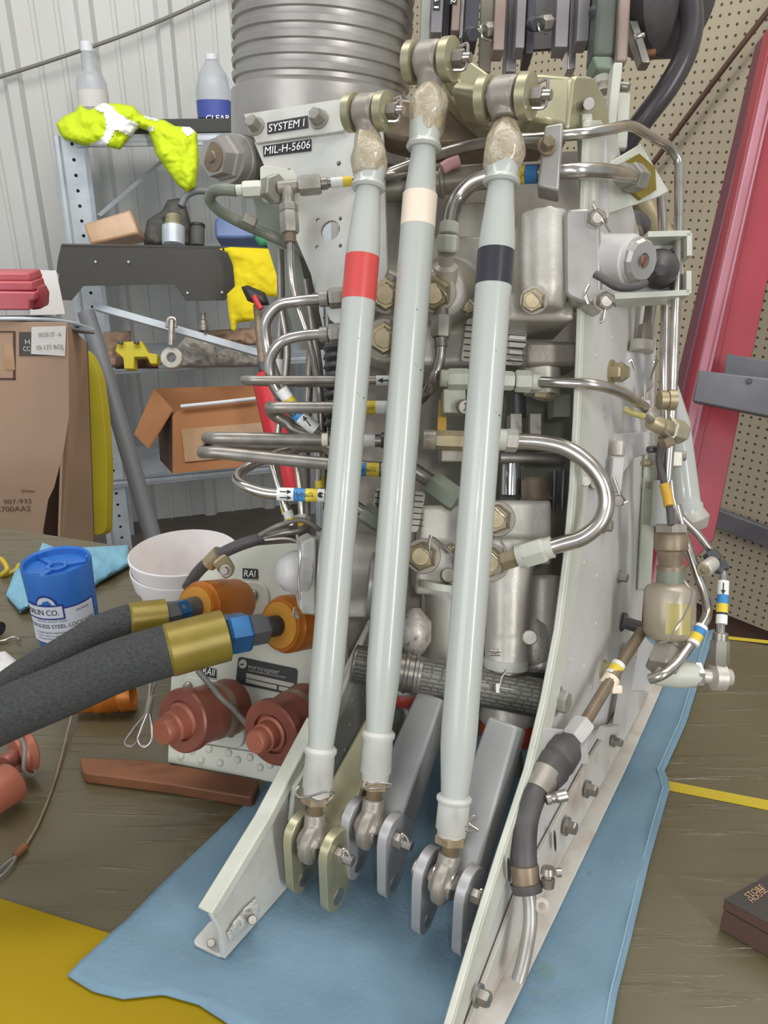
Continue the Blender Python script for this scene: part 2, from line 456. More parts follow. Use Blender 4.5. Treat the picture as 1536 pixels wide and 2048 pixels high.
# ---- red steel post with a grey crossbar, in front of the pegboard
RP = empty('steel_post', T(1380, 1300, FLOOR), 'tall red painted steel post leaning before the pegboard', 'post')
def quadprism(name, pts, z0, dz, m, par, bev=.003):
    return slab(name, [P(x, y, z0 + k) for (x, y, k) in pts], dz, m, par, bev=bev, direction=FW)
quadprism('flange', [(1548, 40, 0), (1580, 40, 0), (1345, 1180, 0), (1298, 1180, 0)], 1.80, .05, 'red_paint', RP)
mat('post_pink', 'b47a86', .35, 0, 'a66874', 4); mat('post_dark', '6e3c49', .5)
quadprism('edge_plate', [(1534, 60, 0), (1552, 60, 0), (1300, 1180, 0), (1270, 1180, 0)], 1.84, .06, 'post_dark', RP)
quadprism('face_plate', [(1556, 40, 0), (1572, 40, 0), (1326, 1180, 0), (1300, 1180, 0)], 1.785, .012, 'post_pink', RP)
quadprism('web', [(1575, 60, 0), (1640, 60, 0), (1428, 1080, 0), (1330, 1180, 0)], 1.81, .10, 'red_paint', RP)
quadprism('edge_highlight', [(1573, 60, 0), (1577, 60, 0), (1340, 1110, 0), (1333, 1110, 0)], 1.775, .02, 'post_pink', RP)  # pale pink strip painted as the highlight down the post edge
CB = empty('crossbar', P(1500, 790, 1.7), 'dark grey steel channel bar across the red post', 'bar')
slab('bar_web', [P(1452, 707, 1.74), P(1620, 735, 1.60), P(1620, 790, 1.60), P(1445, 758, 1.74)], .03, 'steel_beam', CB, bev=.003)
slab('bar_flange', [P(1397, 740, 1.70), P(1620, 765, 1.58), P(1620, 850, 1.58), P(1384, 803, 1.70)], .03, 'steel_beam', CB, bev=.004)
cyl('bolt', P(1498, 762, 1.64), P(1498, 762, 1.66), 6, 'dark_steel', CB, 8)
# cables on the walls
tag(tube('wall_cable', [on(WALL, -120, 192, .05), on(WALL, 150, 105, .07), on(WALL, 300, 50, .06), on(WALL, 500, -40, .05)], .007, 'wire', None, 8, metres=True), 'thin grey cable strung slanting across the ribbed wall', 'cable')
tag(tube('pegboard_cable', [on(PEG, 1600, -60, .03), on(PEG, 1430, 160, .04), on(PEG, 1280, 360, .03), on(PEG, 1150, 520, .03)], .008, 'cardboard_dark', None, 8, metres=True), 'dark cord stretched diagonally before the beige pegboard', 'cable')

# ================================================================ shelving against the back wall
SHP = (P(160, 400, 2.75), WN)
def S(x, y, off=0): return on(SHP, x, y, off)
SH = empty('shelving_unit', Vector((S(330, 900).x, S(330, 900).y, FLOOR)), 'galvanised steel shelving rack against the ribbed wall', 'shelf')
back = -WN * .42
def post(xa, ya, xb, yb, off=Vector((0, 0, 0)), holes=True):
    a = S(xa, ya) + off; b = S(xb, yb) + off; d = (b - a); d *= ((a.z - FLOOR) / -d.z); b = a + d
    wv = WD * .036; n = int(d.length / .05)
    slab('post_flange', [a - wv, a + wv, b + wv, b - wv], .003, 'galv', SH, [(a + d * ((i + .5) / n), .006) for i in range(min(n, 34))] if holes else ())
    slab('post_hole_shade', [a - wv * .9 - WN * .012, a + wv * .9 - WN * .012, b + wv * .9 - WN * .012, b - wv * .9 - WN * .012], .002, 'gap_dark', SH)  # dark strip standing for the shade inside the hollow post
    slab('post_web', [a - wv, a - wv - WN * .05, b - wv - WN * .05, b - wv], .003, 'galv', SH)
    cyl('post_edge', a - wv * 1.35, b - wv * 1.35, .014, 'galv', SH, 8, 0, True)
post(142, 272, 195, 690); post(640, 262, 650, 700)
post(142, 272, 195, 690, back, False); post(640, 262, 650, 700, back, False)
def shelf(yl, yr, lip, xa=150, xb=640, m='galv', deck='galv'):
    a = S(xa, yl, .01); b = S(xb, yr, .01); h = Vector((0, 0, -px(lip, 2.75)))
    slab('beam', [a, b, b + h, a + h], .012, m, SH, bev=.003)
    slab('beam_ridge', [a + h * .4 + WN * .006, b + h * .4 + WN * .006, b + h * .6 + WN * .006, a + h * .6 + WN * .006], .006, m, SH)
    slab('deck', [a, b, b + back, a + back], .012, deck, SH)
shelf(268, 262, 24); shelf(496, 500, 22); shelf(734, 706, 22); shelf(966, 920, 22)
slab('top_board', [S(150, 240, .02), S(640, 234, .02), S(640, 262, .02), S(150, 268, .02)], .43, 'shelf_black', SH, bev=.002)
slab('brace', [S(186, 436) + back * .9, S(196, 440) + back * .9, S(345, 312) + back * .9, S(335, 308) + back * .9], .004, 'galv', SH)

def bottle(name, x, ybase, prof, z, m, label, cat, cap=None, capm='plastic_white'):
    A = P(x, ybase, z); k = z / FPX
    e = empty(name, A, label, cat)
    lathe('body', A, A + Vector((0, 0, 1)), [(h * k, r * k) for h, r in prof], m, e, 20, 30, True)
    if cap: lathe('cap', A, A + Vector((0, 0, 1)), [(h * k, r * k) for h, r in cap], capm, e, 16, 30, True)
    return e, k
B, k = bottle('spray_bottle', 192, 238, [(0, 26), (4, 29), (62, 29), (76, 24), (84, 14), (110, 12), (118, 11)], 2.9, 'clear_plastic', 'clear plastic bottle with white cap standing behind the yellow vest', 'bottle', [(117, 12), (119, 12), (132, 11), (134, 9)])
lathe('label', B.location, B.location + Vector((0, 0, 1)), [(20 * k, 29.5 * k), (50 * k, 29.5 * k)], 'paper', B, 20, 30, True)
J, k = bottle('bleach_jug', 432, 238, [(0, 32), (4, 35), (44, 35), (60, 33), (80, 26), (98, 14), (104, 11)], 2.9, 'clear_plastic', 'translucent plastic jug with blue label on the top shelf', 'jug', [(103, 12), (112, 12), (113, 10)])
tube('handle', [P(446, 152, 2.86), P(458, 165, 2.85), P(464, 190, 2.85), P(460, 202, 2.86)], 5, 'clear_plastic', J, 8)
lathe('label', J.location, J.location + Vector((0, 0, 1)), [(1 * k, 35.6 * k), (32 * k, 35.6 * k)], 'label_violet', J, 20, 30, True)
text3('label_lettering', 'CLEAR', P(412, 241, 2.82), RT * px(48, 2.82), UP * px(11, 2.82), 'white_print', J)
# hi-vis vest thrown over the top shelf
vest = pillow('safety_vest', [(112, 248), (128, 232), (150, 222), (160, 209), (178, 220), (205, 206), (240, 207), (268, 212), (282, 228), (300, 235), (330, 240), (350, 252), (380, 254), (394, 265), (398, 320), (392, 375), (375, 386), (355, 370), (330, 335), (312, 310), (304, 280), (296, 262), (278, 256), (262, 272), (240, 300), (215, 294), (170, 292), (128, 278), (118, 265)], 2.66, .06, 'hivis', None, 3, .22, .03, .3,
    [('reflective_strip', [(188, 218), (205, 204), (228, 214), (231, 224), (243, 230), (277, 248), (262, 274), (232, 258), (212, 294), (176, 292), (206, 275), (213, 250), (207, 225)]), ('reflective_strip', [(286, 226), (318, 232), (314, 242), (290, 236)]), ('reflective_strip', [(362, 250), (384, 256), (390, 266), (376, 272), (364, 262)]), ('reflective_strip', [(292, 256), (306, 252), (308, 264), (300, 262)])], 'reflective', seed=2)
tag(vest, 'bright yellow high-visibility vest draped over the top shelf edge', 'vest')
pk = slab('wrapped_package', [P(166, 447, 2.60), P(260, 418, 2.60), P(278, 466, 2.60), P(180, 489, 2.60)], .09, 'tape', None, bev=.008)
tag(pk, 'small brown package wrapped in shiny clear tape', 'package')
blk = pillow('tool_bag', [(288, 470), (295, 440), (325, 420), (335, 400), (358, 396), (372, 410), (380, 440), (384, 492), (288, 492)], 2.7, .05, 'dark_cloth', None, 4, .3)
tag(blk, 'dark lumpy tool bag behind the small jar', 'bag')
tag(tube('grey_hose', [(362, 412, 2.66), (372, 392, 2.66), (392, 382, 2.66), (420, 382, 2.66)], 7, 'pipe_grey', None, 10), 'short grey hose rising out of the dark tool bag', 'hose')
jr = empty('glass_jar', P(347, 492, 2.62), 'small square jar with silvery label on the black shelf', 'jar')
lathe('body', P(347, 492, 2.62), P(347, 452, 2.62), [(0, 20), (.05, 23), (.95, 23), (1, 18)], 'galv', jr, 12)
lathe('lid', P(347, 452, 2.62), P(347, 430, 2.62), [(0, 16), (.2, 18), (.3, 15), (.5, 17), (.6, 14), (.8, 16), (1, 13)], 'chromate', jr, 14)
can = empty('dark_canister', P(395, 492, 2.66), 'stubby black canister beside the silvery jar', 'can')
lathe('body', P(395, 492, 2.66), P(395, 452, 2.66), [(0, 14), (.9, 14), (1, 12)], 'dark_cloth', can, 16); lathe('rim', P(395, 454, 2.66), P(395, 449, 2.66), [(0, 15), (1, 15)], 'black', can, 16)
tb = slab('plastic_tub', [P(428, 440, 2.8), P(440, 428, 2.8), P(500, 440, 2.8), P(548, 465, 2.8), P(545, 476, 2.8), P(430, 476, 2.8)], .12, 'blue_tub', None, bev=.01)
tag(tb, 'pale blue plastic tub half hidden behind bent pipe', 'tub')
gj = pillow('green_jug', [(505, 458), (530, 440), (566, 436), (580, 455), (585, 492), (520, 496), (508, 480)], 2.7, .05, 'green_plastic', None, 4, .15)
tag(gj, 'bright green plastic jug behind the hydraulic pipes', 'jug')
# black panel along the second shelf
BP = empty('metal_bracket', P(340, 600, 2.58), 'long black metal panel with cut-out lower edge on shelf', 'panel')
bpl = (P(340, 540, 2.58), WN)
pslab('sheet', bpl, [(122, 490), (580, 497), (576, 570), (470, 572), (450, 601), (372, 602), (350, 568), (167, 572), (143, 601), (120, 600), (115, 592), (118, 549), (113, 544), (115, 522)], .006, 'panel_black', BP, bev=.001)
pslab('top_fold', bpl, [(122, 489), (580, 496), (580, 500), (122, 494)], .05, 'panel_black', BP)
for x, y in ((191, 524), (257, 524), (375, 586), (444, 585)): cyl('rivet', on(bpl, x, y), on(bpl, x, y, .005), 2.6, 'galv', BP, 8)
yc = pillow('yellow_rag', [(438, 498), (462, 494), (572, 499), (570, 545), (564, 596), (535, 592), (520, 585), (512, 588), (516, 640), (474, 646), (470, 662), (463, 660), (456, 618), (454, 588), (470, 573), (466, 530), (455, 505)], 2.5, .02, 'yellow_cloth', None, 3, .3, .03)
tag(yc, 'yellow cloth rag hanging over the black panel', 'cloth')
# things on the third shelf
sb = empty('metal_strut', P(330, 720, 2.62), 'silver flat bar lying slanted across the third shelf', 'bar')
slab('bar', [P(184, 603, 2.62), P(196, 606, 2.62), P(520, 698, 2.62), P(516, 712, 2.62), P(186, 618, 2.62)], .03, 'galv', sb, bev=.002)
cyl('bolt', P(410, 665, 2.61), P(410, 665, 2.63), 3, 'dark_steel', sb, 8)
re = empty('rod_end', P(342, 735, 2.58), 'steel rod end standing against the silver bar', 'rod end')
tube('shank', [(344, 640, 2.56), (342, 690, 2.57)], 7, 'steel', re, 10); tube('fork', [(335, 655, 2.57), (337, 637, 2.57), (349, 637, 2.57), (351, 655, 2.57)], 4, 'steel', re, 8)
_c = P(342, 715, 2.58); slab('eye', circ(_c, FW, px(22, 2.58), 20), .03, 'cast', re, [(_c, px(9, 2.58))], .004)
yt = empty('yellow_clamp', P(270, 738, 2.6), 'yellow metal clamp standing on the third shelf', 'clamp')
slab('jaw', [P(x, y, 2.6) for x, y in ((230, 700), (236, 684), (282, 682), (296, 706), (314, 708), (314, 728), (300, 728), (294, 714), (268, 714), (268, 738), (248, 738), (246, 716), (232, 704))], .04, 'yellow_tool', yt, bev=.003)
for x in (241, 273): cyl('bolt', P(x, 683, 2.585), P(x, 688, 2.585), 6, 'dark_steel', yt, 8)
ft = empty('steel_fitting', P(408, 662, 2.72), 'small stepped steel fitting above the plastic bags', 'fitting')
lathe('body', P(407, 662, 2.72), P(406, 625, 2.72), [(0, 10), (.3, 10), (.35, 8), (.55, 8), (.6, 5), (.9, 5), (.92, 6), (1, 6)], 'steel_dull', ft, 12)
for i, (nm, poly, z, m, lab, cat) in enumerate((
    ('plastic_bag', [(345, 735), (350, 700), (372, 672), (410, 668), (430, 690), (440, 735)], 2.74, 'bag', 'clear plastic bag of parts beside the rod end', 'bag'),
    ('plastic_bag', [(425, 735), (432, 705), (455, 690), (500, 702), (545, 715), (560, 733)], 2.76, 'bag', 'crumpled clear plastic bag at the shelf right end', 'bag'),
    ('cardboard_piece', [(205, 664), (262, 662), (262, 705), (240, 735), (210, 735)], 2.8, 'cardboard', 'tan cardboard piece behind the yellow clamp', 'cardboard'),
    ('cardboard_piece', [(400, 662), (512, 655), (520, 690), (410, 690)], 2.85, 'cardboard', 'tan cardboard strip behind the slanted silver bar', 'cardboard'),
    ('brown_rag', [(232, 715), (250, 705), (310, 715), (318, 737), (230, 738)], 2.72, 'cardboard_dark', 'dark brown lump under the yellow clamp', 'rag'))):
    tag(pillow(nm, poly, z, .03, m, None, 4, .5, .06, seed=i), lab, cat)
# carton on the fourth shelf
CT = empty('open_carton', P(430, 945, 2.6), 'open orange-brown cardboard carton on the lowest shelf', 'carton')
slab('front_panel', [P(x, y, 2.55) for x, y in ((345, 832), (355, 822), (372, 818), (520, 795), (560, 800), (570, 925), (345, 947))], .005, 'cardboard_orange', CT)
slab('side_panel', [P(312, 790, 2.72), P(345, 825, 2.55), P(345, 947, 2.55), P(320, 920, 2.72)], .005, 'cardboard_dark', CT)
slab('back_panel', [P(312, 777, 2.78), P(520, 770, 2.78), P(560, 900, 2.78), P(320, 910, 2.78)], .005, 'cardboard_orange', CT)
slab('flap', [P(308, 776, 2.72), P(345, 818, 2.56), P(296, 897, 2.5), P(268, 868, 2.6)], .005, 'cardboard_orange', CT)
slab('inset_panel', [P(x, y, 2.544) for x, y in ((362, 858), (560, 842), (565, 905), (370, 924))], .004, 'tape', CT)
stk = tag(tube('white_tube', [(362, 813, 2.53), (430, 806, 2.53), (512, 797, 2.53)], 4, 'plastic_white', None, 8), 'thin white plastic tube lying across the open carton', 'tube')
# fire extinguisher
FE = empty('fire_extinguisher', P(575, 990, 2.3), 'red fire extinguisher leaning behind the bent pipes', 'extinguisher')
lathe('tank', P(528, 742, 2.3), P(582, 985, 2.3), [(0, 8), (.02, 18), (.06, 26), (.1, 28), (.97, 28), (1, 24)], 'red_bright', FE, 24)
lathe('neck', P(526, 742, 2.3), P(523, 725, 2.3), [(0, 9), (1, 9)], 'dark_steel', FE, 12)
tube('pipe', [(526, 740, 2.3), (520, 680, 2.3), (514, 610, 2.3)], 8, 'bronze', FE, 10)
pillow('handle', [(482, 574), (495, 570), (530, 585), (540, 610), (520, 612), (495, 602)], 2.3, .03, 'black', FE, 4, .1)
tube('pull_tab', [(508, 592, 2.26), (514, 605, 2.26), (522, 618, 2.26)], 6, 'red_bright', FE, 8)

# ================================================================ left stack: carton, tool box
BX = empty('torn_carton', P(80, 1060, 1.7), 'big torn brown cardboard carton with printing behind the table', 'carton')
bxp = (P(60, 800, 1.72), Vector((.12, -1, 0)).normalized())
pslab('front_panel', bxp, [(-160, 640), (134, 646), (136, 760), (138, 832), (126, 905), (108, 975), (96, 1000), (86, 1060), (85, 1150), (-160, 1150)], .006, 'cardboard', BX)
slab('side_panel', [on(bxp, 136, 648), P(174, 685, 1.98), P(190, 1150, 1.98), on(bxp, 118, 1150), on(bxp, 126, 910), on(bxp, 138, 832)], .006, 'cardboard', BX)
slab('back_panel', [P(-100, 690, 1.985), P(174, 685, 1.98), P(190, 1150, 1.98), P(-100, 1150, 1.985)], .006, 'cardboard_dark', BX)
for a, b, c, d in ((-30, 662, 30, 665), (26, 664, 31, 760), (-30, 756, 31, 760)):
    pslab('printed_frame', bxp, [(a, b), (c, b), (c, d), (a, d)], .0008, 'cardboard_dark', BX, off=.001)
pslab('printed_block', bxp, [(38, 664), (116, 664), (116, 712), (38, 712)], .0008, 'panel_black', BX, off=.001)
pslab('paper_label', bxp, [(63, 654), (132, 652), (130, 712), (62, 708)], .001, 'paper', BX, off=.003)
ptext('lettering', '907-932', bxp, (8, 1008), (64, 1006), 9, 'cardboard_dark', BX)
ptext('lettering', 'White', bxp, (43, 986), (70, 985), 7, 'cardboard_dark', BX)
ptext('lettering', '5700AA2', bxp, (-6, 1024), (62, 1022), 11, 'cardboard_dark', BX)
ptext('lettering', 'H', bxp, (51, 688), (60, 688), 9, 'paper', BX); ptext('lettering', 'CC', bxp, (47, 702), (61, 702), 9, 'paper', BX)
ptext('handwriting', '05/20 27 - 6', bxp, (78, 674), (122, 672), 8, 'wire', BX, .005); ptext('handwriting', '10-177 ROJ', bxp, (74, 700), (126, 698), 9, 'wire', BX, .005)
pslab('torn_tape', bxp, [(8, 690), (26, 690), (30, 740), (10, 738)], .0008, 'tape', BX, off=.0016)
LID = empty('clear_lid', P(60, 650, 1.75), 'flat clear plastic lid lying on the torn carton', 'lid')
slab('sheet', [P(-160, 634, 1.70), P(100, 630, 1.75), P(175, 652, 1.85), P(190, 664, 1.8), P(120, 650, 1.68), P(-160, 648, 1.62)], .006, 'pipe_grey', LID, bev=.002)
tube('rim', [(-160, 640, 1.64), (60, 638, 1.66), (140, 645, 1.75), (185, 660, 1.85)], 4, 'galv', LID, 8)
TBX = empty('tool_case', P(40, 628, 1.75), 'red plastic tool case lying on the stacked carton', 'tool case')
tbp = (P(40, 590, 1.66), Vector((.12, -1, 0)).normalized())
pslab('lid', tbp, [(-120, 545), (56, 546), (63, 563), (-120, 562)], .09, 'tool_red', TBX, bev=.004)
pslab('tray', tbp, [(-120, 562), (63, 563), (68, 582), (-120, 581)], .09, 'tool_red', TBX, bev=.004, off=.006)
pslab('base', tbp, [(-120, 581), (70, 584), (69, 602), (60, 602), (60, 621), (-120, 620)], .09, 'tool_red', TBX, bev=.004, off=.012)
pslab('end_cap', tbp, [(60, 575), (76, 572), (85, 590), (84, 618), (60, 621)], .06, 'red_paint', TBX, bev=.006, off=-.02)
tag(slab('paper_sheet', [P(70, 540, 1.9), P(112, 541, 1.9), P(130, 628, 1.9), P(60, 632, 1.9)], .002, 'paper'), 'white paper sheet standing behind the red case', 'paper')
ys = tag(slab('yellow_strip', roundloop([P(160, 690, 2.04), P(178, 705, 2.04), P(196, 745, 2.04), P(208, 830, 2.04), P(214, 930, 2.04), P(212, 1070, 2.04), P(170, 1070, 2.04), P(166, 960, 2.04), P(160, 800, 2.04)], .05), .05, 'yellow_foam', None, bev=.015), 'yellow foam strip standing between carton and grey pipe', 'foam')
tag(tube('grey_pipe', [(172, 625, 2.16), (185, 665, 2.16), (205, 730, 2.15), (245, 865, 2.14), (310, 1090, 2.12)], 17, 'pipe_grey', None, 16), 'grey plastic pipe leaning past the shelving post', 'pipe')
# ================================================================ the workbench
def wrapmat():
    m = bpy.data.materials.new('wrapped_top'); m.use_nodes = True; nt = m.node_tree; N = nt.nodes; L = nt.links; b = N['Principled BSDF']
    tc = N.new('ShaderNodeTexCoord'); mp = N.new('ShaderNodeMapping'); L.new(tc.outputs['Object'], mp.inputs[0])
    mp.inputs['Rotation'].default_value = (0, 0, .36)
    n1 = N.new('ShaderNodeTexNoise'); n1.inputs['Scale'].default_value = 5; n1.inputs['Detail'].default_value = 8; L.new(mp.outputs[0], n1.inputs['Vector'])
    rp = N.new('ShaderNodeValToRGB'); e = rp.color_ramp.elements; e[0].position = .35; e[0].color = lin('544b30'); e[1].position = .7; e[1].color = lin('615940')
    L.new(n1.outputs['Fac'], rp.inputs[0]); L.new(rp.outputs[0], b.inputs['Base Color'])
    mp2 = N.new('ShaderNodeMapping'); mp2.inputs['Rotation'].default_value = (0, 0, .36); mp2.inputs['Scale'].default_value = (2.2, 34, 1); L.new(tc.outputs['Object'], mp2.inputs[0])
    n2 = N.new('ShaderNodeTexNoise'); n2.inputs['Scale'].default_value = 3.2; n2.inputs['Detail'].default_value = 5; n2.inputs['Distortion'].default_value = .6; L.new(mp2.outputs[0], n2.inputs['Vector'])
    bp = N.new('ShaderNodeBump'); bp.inputs['Strength'].default_value = 1.0; bp.inputs['Distance'].default_value = .004
    rr = N.new('ShaderNodeValToRGB'); rr.color_ramp.elements[0].position = .56; rr.color_ramp.elements[1].position = .72; L.new(n2.outputs['Fac'], rr.inputs[0]); L.new(rr.outputs[0], bp.inputs['Height']); L.new(bp.outputs[0], b.inputs['Coat Normal'])
    b.inputs['Roughness'].default_value = .45; b.inputs['Coat Weight'].default_value = .6; b.inputs['Coat Roughness'].default_value = .16
    MATS['wrapped_top'] = m
wrapmat()
mat('yellow_edge', '9c8206', .6, 0, '907703', 6, spec=.2)
mat('yellow_tape', 'bfa828', .4)
mat('pad', '7893a4', .95, 0, '718c9d', 30, .25, 300, spec=.2)
mat('pad_edge', '89a5b7', .9)
mat('rag_blue', '7fb0c4', .85, 0, '6c9db2', 30, .3, 60)
mat('oil_stain', '6d8f6a', .9, alpha=.22)
bl = T(-700, 940); br = T(2300, 1405)
fl = T(-700, 1746); fr_ = T(900, 2340)
# back line and front line of the top (they run parallel away to the left)
bd = (T(1300, 1255) - T(0, 1055)).normalized(); b0 = T(0, 1055) - bd * 1.2; b1 = T(1300, 1255) + bd * 1.2
f0p = T(0, 1905); f0 = f0p - bd * 1.2; f1 = f0p + bd * 2.2
TB = empty('workbench', Vector((.1, .6, FLOOR)), 'wooden workbench top wrapped in shiny clear plastic film', 'table')
slab('table_top', [b0, b1, f1, f0], .04, 'wrapped_top', TB, direction=Vector((0, 0, -1)))
nf = Vector((bd.y, -bd.x, 0)).normalized()
# rounded yellow edge trim along the front
prof = [(-.052, .0015), (-.03, .006), (0, .0075), (.02, .006), (.034, -.002), (.04, -.014), (.038, -.045), (0, -.045), (-.052, -.001)]
vs = []; fs = []
for q in (f0, f1):
    for a, h in prof: vs.append(q + nf * (a + .02) + Vector((0, 0, h)))
n = len(prof)
for i in range(n): fs.append((i, (i + 1) % n, n + (i + 1) % n, n + i))
fs += [tuple(range(n))[::-1], tuple(range(n, 2 * n))]
mk('edge_trim', vs, fs, 'yellow_edge', TB, 30)
pts = [T(1300, 1556), T(1600, 1614), T(1600, 1634), T(1300, 1574)]
slab('yellow_tape', [p + Vector((0, 0, .0006)) for p in pts], .0004, 'yellow_tape', TB, direction=Vector((0, 0, -1)))
pts = [T(1290, 1256), T(1640, 1293), T(1640, 1299), T(1290, 1262)]
slab('yellow_tape', [p + Vector((0, 0, .0008)) for p in pts], .0004, 'yellow_tape', TB, direction=Vector((0, 0, -1)))
for (sx, sy) in ((.15, .1), (.85, .1), (.15, .9), (.85, .9)):
    c = f0.lerp(f1, sx).lerp(b0.lerp(b1, sx), sy); box('leg', (c.x, c.y, (FLOOR - .04) / 2), (.03, 0, 0), (0, .03, 0), (0, 0, (-FLOOR - .045) / 2), 'cardboard_dark', TB)
# blue absorbent pad
left = [(140, 1972), (230, 1868), (330, 1765), (420, 1680), (500, 1602), (560, 1540), (640, 1450), (720, 1370), (800, 1300)]
right = [(1215, 2100), (1232, 2000), (1262, 1880), (1295, 1740), (1322, 1640), (1338, 1585), (1328, 1548), (1372, 1450), (1428, 1268)]
front = [(140, 1972), (190, 2003), (250, 2018), (330, 2008), (400, 2028), (470, 2075), (700, 2120), (1000, 2110), (1215, 2100)]
nu, nv = 60, 60
def pl2(c, t):
    t *= len(c) - 1; i = min(int(t), len(c) - 2); f = t - i
    return (c[i][0] * (1 - f) + c[i + 1][0] * f, c[i][1] * (1 - f) + c[i + 1][1] * f)
vs = []; fs = []
for j in range(nv + 1):
    v = j / nv; a = T(*pl2(left, v)); b = T(*pl2(right, v))
    for i in range(nu + 1):
        u = i / nu; p = a.lerp(b, u)
        if v < .35:
            fq = T(*pl2(front, u)); w = (1 - v / .35) ** 2; base = T(*pl2(left, 0)).lerp(T(*pl2(right, 0)), u); p = p + (fq - base) * w
        h = .0016 + .0022 * max(0, noise.fractal(Vector((p.x * 14, p.y * 9, 1.7)), .9, 2, 3) + .1)
        if u > .9: h += .0025 * (u - .9) * 10 * (1 + .6 * math.sin(v * 21))
        e = (p - f0).dot(nf)
        h += max(0, .0075 - abs(max(0, -e - .005)) * .2) if e > -.042 else 0
        vs.append(p + Vector((0, 0, h)))
for j in range(nv):
    for i in range(nu):
        k = j * (nu + 1) + i; fs.append((k, k + 1, k + nu + 2, k + nu + 1))
PADO = mk('absorbent_pad', vs, fs, 'pad', None, 80)
sd = PADO.modifiers.new('thick', 'SOLIDIFY'); sd.thickness = .0012; sd.offset = 1
tag(PADO, 'light blue absorbent pad spread under the hydraulic unit', 'pad')
hem = []
for v in range(0, 41): hem.append(T(*pl2([(x - 14, y) for x, y in right], v / 40)) + Vector((0, 0, .0050)))
tube('stitched_hem', hem, .0007, 'pad_edge', PADO, 6, 1, True)
for x, y, r in ((1090, 1955, 22), (1075, 2000, 10), (1180, 1755, 7), (1178, 1752, 5), (690, 1838, 12), (380, 1720, 8)):
    c = T(x, y) + Vector((0, 0, .0062)); mk('stain', [c + Vector((math.cos(a) * px(r, .5) * (.8 + .3 * random.random()), math.sin(a) * px(r, .5) * (.8 + .3 * random.random()), 0)) for a in [k * math.pi / 7 for k in range(14)]], [tuple(range(14))], 'oil_stain', PADO, 0)
# ---------------------------------------------------------------- things on the bench
mat('foam_cup', 'ece6e4', .6, 0, 'e6dfdc', 60)
mat('can_blue', '2f6fc0', .4, 0, '2a66b4', 10)
mat('can_label', 'c9ccd6', .5)
mat('navy', '24357e', .5)
mat('copper', '8b5a3c', .6, .3, '6f4a34', 20)
def cup(x, y, h, label):
    b = Vector((-.21, .726, h))
    e = empty('foam_cup', b, label, 'cup', 'nested foam cups')
    A = b; B = b + Vector((0, 0, 1))
    lathe('cup_wall', A, B, [(0, .036), (.002, .039), (.05, .0475), (.062, .0500), (.064, .0535), (.079, .0562), (.081, .0562), (.082, .055), (.079, .0538), (.062, .0485), (.05, .0455), (.006, .0365), (.006, .001)], 'foam_cup', e, 40, 40, True)
    return e
cup(338, 1212, .0, 'white foam cup underneath, its wall below the upper rim'); cup(338, 1212, .0155, 'upper white foam cup of the pair nested on the bench')
# lockwire can
cb = T(142, 1284); LC = empty('lockwire_can', cb, 'blue plastic canister of lockwire with white label', 'canister')
r = .0342; hC = .096; Z = Vector((0, 0, 1))
lathe('body', cb, cb + Z, [(0, r * .82), (.002, r * .86), (.012, r * .88), (.016, r * .93), (hC * .7, r * .97), (hC, r), (hC + .002, r * .98), (hC, r * .92), (hC - .006, r * .9), (hC - .008, .001)], 'can_blue', LC, 40, 30, True)
lathe('centre_boss', cb + Z * (hC - .008), cb + Z * hC, [(0, r * .3), (.5, r * .3), (.5, r * .2), (.1, r * .18)], 'can_blue', LC, 20, 30, True)
for a in (.4, 2.5, 4.4):
    d = Vector((math.cos(a), math.sin(a), 0)); box('spoke', cb + Z * (hC - .007) + d * r * .58, d * r * .3, d.cross(Z) * .0025, Z * .003, 'can_blue', LC)
    box('clip', cb + Z * (hC - .002) + d * r * .86, d * .001, d.cross(Z) * .003, Z * .003, 'can_blue', LC)
toC = math.atan2(-cb.y, -cb.x)
def wrapquad(name, a0, a1, z0, z1, rr, m, zl=None):
    n = 14; vs = []
    for i in range(n + 1):
        a = toC + a0 + (a1 - a0) * i / n
        for z in (z0, z1): vs.append(cb + Vector((math.cos(a) * rr, math.sin(a) * rr, z)))
    vs2 = [v + (Vector((v.x, v.y, 0)) - Vector((cb.x, cb.y, 0))).normalized() * .0003 for v in vs]
    return mk(name, vs2, [(2 * i, 2 * i + 2, 2 * i + 3, 2 * i + 1) for i in range(n)], m, LC, 60)
wrapquad('label_border', -1.25, .98, .018, .060, r * .965, 'navy'); wrapquad('label', -1.25, .93, .0195, .0585, r * .972, 'can_label')
wrapquad('brand_plate_border', -1.25, -.02, .047, .064, r * .975, 'navy'); wrapquad('brand_plate', -1.25, -.07, .049, .062, r * .982, 'can_label')
vs = []
for i in range(17):
    a = math.pi * i / 16; aa = toC - .52 + math.cos(a) * .34; vs.append(cb + Vector((math.cos(aa) * r * .985, math.sin(aa) * r * .985, .063 + math.sin(a) * .012)))
mk('crest_border', vs, [tuple(range(17))], 'navy', LC, 0)
vs = []
for i in range(17):
    a = math.pi * i / 16; aa = toC - .52 + math.cos(a) * .28; vs.append(cb + Vector((math.cos(aa) * r * .99, math.sin(aa) * r * .99, .063 + math.sin(a) * .0098)))
mk('crest', vs, [tuple(range(17))], 'can_label', LC, 0)
def cantext(s, a0, a1, z, h, m='ink', rr=1.004):
    t, f = txtmesh(s); mk('lettering', [cb + Vector((math.cos(toC + a0 + (a1 - a0) * u) * r * rr, math.sin(toC + a0 + (a1 - a0) * u) * r * rr, z + v * h)) for u, v in t], f, m, LC, 0)
cantext('MALIN CO.', -1.25, -.18, .0525, .0062); cantext('STAINLESS STEEL LOCKWIRE', -1.3, .88, .0375, .0042)
